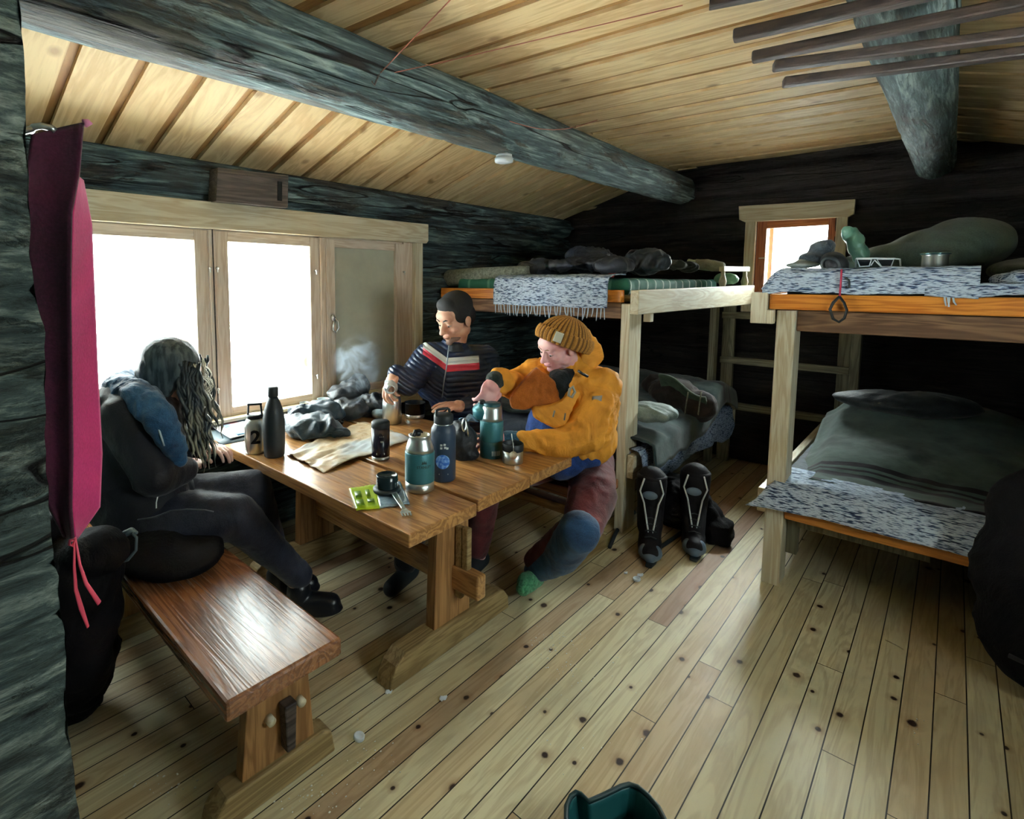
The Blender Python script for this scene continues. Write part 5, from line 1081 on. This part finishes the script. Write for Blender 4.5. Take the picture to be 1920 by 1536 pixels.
    l = MB(); limb(l, [hip+V((-.0, -.08, .0)), D(1112, 925, 2.34), kn+V((.03, 0, .0)), an+V((0, 0, .05))], [.115, .10, .078, .05]); limb(l, [hip+V((0, .07, 0)), kn2, an2+V((0, 0, .03))], [.11, .078, .055])
    l.obj('trousers', mm, p, remesh=.010, smooth=3, disp=fold(.008, 9, 3, 5.))
    l = MB(); limb(l, [kn+V((-.02, -.02, .01)), D(1050, 1045, 2.24), an], [.082, .072, .05]); l.obj('blue_gaiter', fabric('steel_blue_cloth', '#345a80', '#1c2a44', .8, 300, 7), p, remesh=.009, smooth=3, disp=fold(.006, 9, 3, 5.))
    MB().chain([an+V((.01, .0, -.03)), toe, toe+(toe-an)*.45+V((0, 0, -.005))], [.04, .042, .03]).obj('green_sock', fabric('speckled_green_wool', '#5fae80', '#2c6b4c', .95, 130, 50, .6), p, remesh=.006, smooth=2, disp=fold(.004, 24))
    MB().chain([an2+V((.03, 0, -.03)), an2+V((-.11, -.03, -.04))], [.04, .034]).obj('green_sock', m_bk2, p, remesh=.007, smooth=2)
man_mustard()

# --- the woman by the window
def woman():
    hip = V((.66, 2.08, .48)); bel = D(250, 885, 1.98); ch = D(262, 800, 2.0); nk = D(290, 752, 2.02)
    hd = Head(D(324, 700, 2.04), rt*.86-up*.30+fw*.28, up*.93+rt*.28-fw*.18, 1.0)
    p = thing('person', 'woman with long wavy hair and a blue hood leaning toward the table', 'person', (hip.x, hip.y, 0))
    rs, re, rw = D(236, 782, 1.86), D(292, 892, 1.82), D(352, 880, 1.95)
    ls, le, lw = D(290, 772, 2.2), D(345, 850, 2.24), D(385, 838, 2.22)
    kn, an = D(472, 918, 2.12), D(520, 1062, 2.26); kn2, an2 = D(440, 968, 1.98), D(560, 1092, 2.16)
    b = MB(); hd.build(b); b.cap(nk-V((0, 0, .02)), hd.P(0, -.02, -.05), .05, .047)
    limb(b, [hip, bel, ch], [.13, .11, .11]); limb(b, [rs, re, rw], [.045, .037, .024]); limb(b, [ls, le, lw], [.045, .037, .024])
    limb(b, [hip+V((.0, .08, -.02)), kn, an], [.085, .052, .036]); limb(b, [hip+V((0, -.08, -.02)), kn2, an2], [.085, .052, .036])
    hand(b, rw, lw-rw+up*.02, -up, .5, 1, .95); hand(b, lw, rt*.8-fw*.3, -up, .5, -1, .95)
    b.obj('body', m_skin3, p, remesh=.0042, smooth=2); hd.eyes(p); hd.mouth(p, plain('lips3', '#a86a64', .5))
    t = NT('ash_hair'); c = t.obj(False); t.bump(t.noise(t.scl(c, (200, 200, 30)), 1., 3), .6, .004); mh = t.done(t.mix(t.rng(t.noise(t.scl(c, (60, 60, 12)), 1., 3), .4, .6), srgb('#2c383e'), srgb('#4d5a5e')), .5, spec=.4)
    t = NT('blond_hair'); c = t.obj(False); zz_ = t.n('ShaderNodeSeparateXYZ', {0: c}).outputs[2]; mh2 = t.done(t.mix(t.math('MULTIPLY', t.rng(t.noise(t.scl(c, (60, 60, 12)), 1., 3), .4, .6), t.rng(zz_, .36, .08)), srgb('#283238'), srgb('#a8a48e')), .45, spec=.5)
    h = MB(); hd.E(h, 0, -.022, .048, .088, .105, .086); hd.E(h, 0, -.05, -.01, .084, .078, .09); hd.E(h, 0, -.045, -.08, .066, .055, .07); hd.E(h, .062, .02, .02, .026, .05, .06); hd.E(h, -.062, .02, .02, .026, .05, .06)
    for sx in (-1, 1): hd.E(h, sx*.072, -.01, -.03, .02, .045, .07); hd.E(h, sx*.06, -.02, -.10, .025, .04, .06)
    ho = h.obj('hair', mh, p, remesh=.006, smooth=3, disp=fold(.006, 18, 3, 2., (1, 1, .4)))
    r = random.Random(5); m = MB()
    for k in range(56):
        sx = 1 if k % 3 else -1; y0 = .015+.07*r.random(); x0 = sx*(.072+.012*r.random())
        if sx < 0: x0 = -(.07+.015*r.random())
        pts = []; n = 15; L = .22+.17*r.random(); ph = r.random()*6; am = .004+.010*r.random()
        st0 = hd.P(x0*.8, y0, .06+.03*r.random()); side = hd.r*sx
        fwd = (rt*.42*r.random()-fw*.05+rt*.08)
        for i in range(n):
            s = i/(n-1); q = st0+side*(.028*min(1, s*4))-V((0, 0, 1))*(L*s)+fwd*.16*s**1.2+hd.f*am*math.sin(ph+s*17)+side*am*.8*math.cos(ph*2+s*15); pts.append(q)
        m.tube(pts, [.0045+.002*math.sin(pi*i/(n-1)) if i < n-2 else .0016 for i in range(n)], 6)
    m.obj('loose_hair', mh2, ho)
    m = MB()
    for k in range(13):
        pts = []; ph = r.random()*6; x0 = -.02+.09*r.random(); L = .20+.12*r.random()
        for i in range(16):
            s = i/15; pts.append(hd.P(x0, .07+.035*math.sin(pi*min(1, s*1.6))+.006*r.random(), .085-.04*s)+V((0, 0, -L*s))+rt*(.012*math.sin(ph+s*20)+.02*s)+fw*.01*math.cos(ph+s*13))
        m.tube(pts, .0022, 5)
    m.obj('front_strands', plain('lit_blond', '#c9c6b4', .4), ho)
    mj = fabric('black_jacket', '#191a24', '#0b0b11', .6, 300, 5, .4); mb_ = fabric('petrol_hood', '#2f5f86', '#16304e', .6, 250, 8, .6, .2)
    j = MB(); limb(j, [hip+V((-.02, 0, -.02)), bel, ch], [.175, .175, .165]); j.cap(rs, ls, .085, .085); j.cap(ch, nk, .14, .08); j.cap(D(222, 770, 1.92), D(215, 880, 1.95), .1, .11); limb(j, [rs, re, rw+(re-rw)*.1], [.085, .072, .046]); limb(j, [ls, le, lw+(le-lw)*.1], [.08, .07, .046])
    j.obj('jacket', mj, p, remesh=.010, smooth=4, disp=fold(.010, 9, 3, 3.))
    h = MB(); hp = [D(222, 728, 1.94), D(262, 742, 1.86), D(300, 785, 1.80), D(325, 830, 1.82), D(336, 862, 1.86)]; h.chain(hp, [.052, .056, .05, .042, .028])
    h.chain([D(222, 728, 1.94), D(240, 718, 2.08), D(285, 725, 2.18)], [.052, .055, .05]).cap(D(262, 742, 1.9), D(275, 760, 1.95), .06, .06)
    h.obj('hood', mb_, p, remesh=.008, smooth=4, disp=fold(.014, 13, 3, 8.))
    MB().tube([D(292, 790, 1.765), D(300, 812, 1.76), D(308, 836, 1.775)], .0035, 6).obj('hood_piping', plain('reflective_piping', '#b9c6cc', .3), p)
    l = MB(); limb(l, [hip+V((0, .08, 0)), kn, an+V((0, 0, .03))], [.115, .078, .052]); limb(l, [hip+V((0, -.08, 0)), kn2, an2+V((0, 0, .03))], [.12, .082, .054]); l.obj('trousers', fabric('slate_trousers', '#2a2e3e', '#141622', .6, 250, 6), p, remesh=.010, smooth=3, disp=fold(.006, 9))
    for aa, dd in ((an, rt*.9+fw*.3), (an2, rt*.8+fw*.0)):
        dd = V((dd.x, dd.y, 0)).normalized(); a = V((aa.x, aa.y, .05)); m = MB(); m.chain([a+V((0, 0, .06)), a, a+dd*.13], [.048, .05, .04]); m.ell(a+dd*.08-V((0, 0, .02)), (.1, .05, .03), Matrix.Rotation(math.atan2(dd.y, dd.x), 3, 'Z'))
        s = m.obj('boot', plain('black_leather', '#10141c', .35), p, remesh=.007, smooth=2)
        for k in range(4):
            e = a+dd*(.035+.024*k)+V((0, 0, .045-.009*k)); n_ = dd.cross(V((0, 0, 1))); MB().tube([e+n_*.02, e+V((0, 0, .004)), e-n_*.02], .0025, 6).obj('lace', plain('pale_lace', '#9fb0b8', .5), s)
woman()
# ---------------------------------------------------------------- floor things, hanging cloth, bags
m_cloth_lit = fabric('crimson_cloth_lit', '#c22a70', '#a01c58', .8, 200, 3, .25); m_cloth_shade = fabric('crimson_cloth_shaded', '#4a1630', '#2c0c1e', .85, 200, 4, .3)  # one cloth in two tones: light painted on its side, shade on its face
hc = thing('hanging_cloth', 'long crimson cloth hung from a hook at the left edge with tied ribbons', 'cloth', (.17, 1.0, .55))
Yc = .98
def hcl(u, v):   # face turned to the camera, its shade painted as maroon
    uu = [(58, 252), (46, 330), (48, 460), (60, 560), (72, 700), (78, 850), (84, 940), (118, 1008)]; rr_ = [(158, 232), (150, 330), (136, 400), (134, 560), (136, 700), (138, 850), (136, 950), (140, 1008)]
    s = v*7; i = min(int(s), 6); t = s-i; a = V(uu[i]+(0,)).lerp(V(uu[i+1]+(0,)), t); b = V(rr_[i]+(0,)).lerp(V(rr_[i+1]+(0,)), t); q = a.lerp(b, u)
    return aY(q.x, q.y, Yc+.012*math.sin(u*pi)-.02*u)
MB().grid(hcl, 14, 60, thick=.005).obj('cloth_front', m_cloth_shade, hc)
def hc2(u, v):
    L = [(143, 330), (131, 400), (127, 560), (129, 700), (131, 850), (130, 950), (137, 1008)]; R_ = [(152, 338), (168, 420), (174, 560), (180, 700), (188, 850), (184, 950), (141, 1010)]
    s = v*6; i = min(int(s), 5); t = s-i; a = V(L[i]+(0,)).lerp(V(L[i+1]+(0,)), t); b = V(R_[i]+(0,)).lerp(V(R_[i+1]+(0,)), t); q = a.lerp(b, u)
    return aY(q.x, q.y, Yc+.012+.07*u)
MB().grid(hc2, 14, 60, thick=.004).obj('cloth_side', m_cloth_lit, hc)
MB().tube([aY(157, 231, Yc-.02), aY(163, 230, Yc-.02), aY(168, 236, Yc-.02)], .006, 8).obj('pink_tassel', plain('pink_tassel', '#e08ab0', .7), hc)
MB().tube([aY(56, 246, Yc+.01), aY(64, 238, Yc), aY(78, 236, Yc), aY(96, 240, Yc), aY(104, 246, Yc)], .005, 8).tube([aY(-40, 262, Yc), aY(30, 250, Yc), aY(60, 242, Yc)], .005, 8).obj('wire_hook', m_steel, hc)
for pts in ([(140, 1008), (139, 1060), (142, 1105), (152, 1140), (165, 1176)], [(141, 1008), (150, 1060), (162, 1095), (186, 1131)], [(140, 1012), (131, 1014), (130, 1022), (137, 1024), (140, 1014)]):
    MB().tube([aY(u, v, Yc-.01) for u, v in pts], [.0022, .003, .004, .005, .003][:len(pts)], 8, flat=.45).obj('ribbon', plain('red_ribbon', '#d84660', .7), hc)
# black pack on the bench beside the woman
bp = thing('backpack', 'black backpack with a curved grey cord standing left of the front bench', 'backpack', (.33, 1.95, 0))
heap('pack_body', [((.33, 1.9, .22), (.13, .2, .22)), ((.35, 1.86, .46), (.12, .17, .12)), ((.33, 1.9, .34), (.14, .2, .2)), ((.38, 1.75, .56), (.07, .07, .06)), ((.3, 1.98, .6), (.08, .1, .06))], m_duf, None, None, .03, 7, 5., .012, parent=bp, zmin=.002)
MB().tube([aD(u, v, 1.63) for u, v in ((160, 1046), (185, 1055), (215, 1057), (240, 1050), (255, 1032), (256, 1008), (248, 1000))], .0045, 8).obj('frame_cord', plain('grey_cord', '#4d5a60', .5), bp)
MB().chain([aD(232, 1002, 1.64), aD(246, 996, 1.64), aD(255, 999, 1.64)], [.010, .011, .006]).obj('buckle', plain('grey_buckle', '#54636a', .5), bp)
hb = thing('black_bag', 'flat black bag with thin piping on the bench beside the woman', 'bag', (.66, 1.82, .38))
heap('bag_body', [((.64, 1.84, .425), (.15, .16, .05)), ((.58, 1.90, .44), (.12, .14, .06))], m_duf, None, None, .01, 6, 3., .01, parent=hb, zmin=.382)
MB().tube([aD(u, v, 1.62) for u, v in ((258, 975), (290, 970), (320, 958), (350, 955), (385, 957), (400, 960))], .0025, 6).obj('bag_piping', plain('grey_cord2', '#3a4048', .5), hb)
q = aD(293, 942, 1.61)
MB().tube([q-up*.018, q, q+up*.016+rt*.004], .003, 6, flat=.5).obj('white_tag', m_whitep, hb)
# boots beside the left bunk post
m_bt = plain('boot_leather', '#121016', .7, bump=.3, bs=60, spec=.3); m_pipe = plain('white_piping', '#cfd8dc', .4); m_toe = plain('grey_rubber', '#5f7284', .45)
def boot(u, v, lab, yaw):
    K = 1.22; c = aZ(u, v, 0); f = V((math.cos(yaw), math.sin(yaw), 0)); n = V((0, 0, 1)); r = f.cross(n); c = c-f*.06
    b = thing('ski_boot', lab, 'boot', c, 'pair of ski boots')
    R = Matrix.Rotation(yaw, 3, 'Z'); m = MB()
    m.chain([c-f*.10+n*.04, c+f*.02+n*.04, c+f*.11+n*.036], [.042, .046, .036]).chain([c-f*.09+n*.06, c-f*.085+n*.16, c-f*.07+n*.27], [.052, .055, .062]); m.cap(c+f*.03+n*.06, c-f*.06+n*.13, .042, .05)
    m.obj('boot_shell', m_bt, b, remesh=.006, smooth=3)
    MB().ell(c+f*.0+n*.014, (.155, .048, .014), R).box(c+f*.13-r*.025+n*.004, c+f*.165+r*.02+n*.018).obj('boot_sole', m_bk2, b, remesh=.005)
    MB().chain([c+f*.10+n*.034+r*.012, c+f*.135+n*.028, c+f*.10+n*.034-r*.012], [.034, .022, .034]).obj('toe_cap', m_toe, b, remesh=.005)
    for s in (-1, 1):
        MB().tube([c+f*.062+n*.075+r*.004*s, c+f*.03+n*.12+r*.014*s, c-f*.012+n*.19+r*.028*s, c-f*.012+n*.24+r*.045*s, c-f*.012+n*.295+r*.03*s], .0035, 6).obj('boot_piping', m_pipe, b)
    MB().ell(c-f*.012+n*.225+r*.006, (.01, .03, .018), R).obj('ankle_badge', m_toe, b)
    MB().tube([c-f*.07+n*.29+f*.05*math.cos(a)+r*.05*math.sin(a) for a in [2*pi*i/16 for i in range(16)]], .011, 8, closed=True).obj('boot_collar', m_bt, b)
    for k in range(4): e = c+f*(.075-.022*k)+n*(.082+.017*k); MB().tube([e+r*.022, e+n*.006, e-r*.022], .003, 6).obj('lace', m_bk2, b)
    for o in [x for x in COL.objects if x.parent == b]:
        o.location = o.location*K
        o.data.transform(Matrix.Scale(K, 4))
boot(1218, 1040, 'black ski boot with white piping, the one nearer the bunk post', math.radians(203)); boot(1300, 1030, 'black ski boot with white piping, the right one of the pair', math.radians(200))
bg_ = thing('black_bag', 'black bag on the floor behind the two ski boots', 'bag', aZ(1290, 985, 0))
heap('bag_body', [(V((3.02, 1.0, .10)), (.13, .2, .10)), (V((2.99, .85, .06)), (.09, .10, .06)), (V((3.08, 1.06, .14)), (.13, .16, .12)), (V((3.0, .98, .19)), (.08, .13, .06)), (V((2.94, .80, .04)), (.06, .06, .04))], m_duf, None, None, .03, 11, 2., .009, parent=bg_, zmin=.002)
MB().tube([aZ(u, v, .012) for u, v in ((1143, 1026), (1152, 1005), (1168, 975), (1190, 960))], .010, 8).obj('bag_strap', m_bk2, bg_)
MB().tube([aZ(u, v, .012) for u, v in ((1225, 1035), (1262, 1010), (1290, 990))], .010, 8).obj('bag_strap', m_bk2, bg_)
# dark green tub at the bottom edge
m_tub = plain('dark_green_rubber', '#1f5a5c', .45, bump=.05); tb_ = thing('rubber_tub', 'dark green open rubber tub on the floor at the bottom edge', 'tub', aZ(1160, 1560, 0))
TP = [(1062, 1536), (1062, 1512), (1070, 1494), (1080, 1486), (1090, 1490), (1104, 1503), (1130, 1492), (1165, 1475), (1180, 1471), (1196, 1476), (1215, 1492), (1235, 1515), (1250, 1545), (1240, 1620), (1150, 1640), (1080, 1610)]
top = [aZ(u, v, .10) for u, v in TP]; cen = sum(top, V())/len(top); nT = len(top)
def tub(u, v):
    s = u*nT; i = int(s) % nT; p = top[i].lerp(top[(i+1) % nT], s-int(s)); q = p-cen
    if v < .5: t = v/.5; return V((cen.x, cen.y, 0))+V((q.x, q.y, 0))*(.86+.14*t)+V((0, 0, .10*t+.003))
    t = (v-.5)/.5; return V((cen.x, cen.y, 0))+V((q.x, q.y, 0))*(1-.12*t)+V((0, 0, .10-.075*t))
MB().grid(tub, 96, 14, thick=.003).obj('tub_wall', m_tub, tb_)
MB().prism([(cen.x+(p.x-cen.x)*.87, cen.y+(p.y-cen.y)*.87, .004) for p in top], (0, 0, .012)).obj('tub_floor', m_tub, tb_)
MB().tube(top, .006, 8, closed=True).obj('tub_rim', plain('dark_rim', '#123234', .5), tb_)
# caps, paper scraps, crumbs
def lid(u, v, lab, tilt):
    c = aZ(u, v, .003); o = MB().lathe(c, [(.015, 0), (.0165, .002), (.0165, .010), (.014, .012), (.012, .004), (.001, .004)], 24, tilt).obj('bottle_cap', m_white); tag(o, lab, 'cap', 'white caps on the floor')
lid(673, 1385, 'white bottle cap on the floor between the front bench and the table foot', (0.1, -.1, 1)); lid(1194, 1088, 'white cap on the floor in front of the ski boots', (-.1, .1, 1)); 
r = random.Random(3)
for (u, v), s, lab in (((1200, 1079), .014, 'torn white scrap touching the cap in front of the ski boots'), ((1173, 1075), .008, 'small white scrap left of the cap in front of the ski boots'), ((728, 1298), .011, 'white scrap at the near tip of the table foot'), ((830, 1310), .012, 'white paper scrap on the floor right of the table foot')):
    c = aZ(u, v, .004); m = MB(); m.grid(lambda a, b: c+V(((a-.5)*s*2*(1+.3*math.sin(b*5)), (b-.5)*s*1.5, .004*math.sin(a*7+b*5)+.002)), 6, 6, thick=.001); tag(m.obj('paper_scrap', m_white), lab, 'scrap', 'white scraps on the floor')
m = MB()
for cu, cv, su, sv, n in ((1040, 1205, 45, 30, 55), (1060, 1240, 60, 40, 35), (700, 1400, 60, 60, 26), (600, 1500, 90, 30, 40), (1100, 1350, 120, 90, 40), (330, 1280, 60, 40, 26), (1720, 1370, 14, 22, 10), (300, 1480, 80, 40, 30)):
    for k in range(n):
        c = aZ(r.gauss(cu, su*.6), min(1600, r.gauss(cv, sv*.6)), .0015); a = .0012+.003*r.random()**2; m.ell(c, (a, a*.7, .0014), None, 6, 4)
tag(m.obj('floor_crumbs', plain('crumbs', '#e3e6df', .7)), 'scatter of tiny white crumbs on the floorboards', 'crumbs', kind='stuff')
tag(MB().tube([aZ(1660, 1200, .003), aZ(1680, 1209, .003), aZ(1694, 1218, .003)], [.002, .003, .001], 6).obj('wood_splinter', m_pine_x), 'pale wood splinter on the floor below the right bunk', 'splinter')
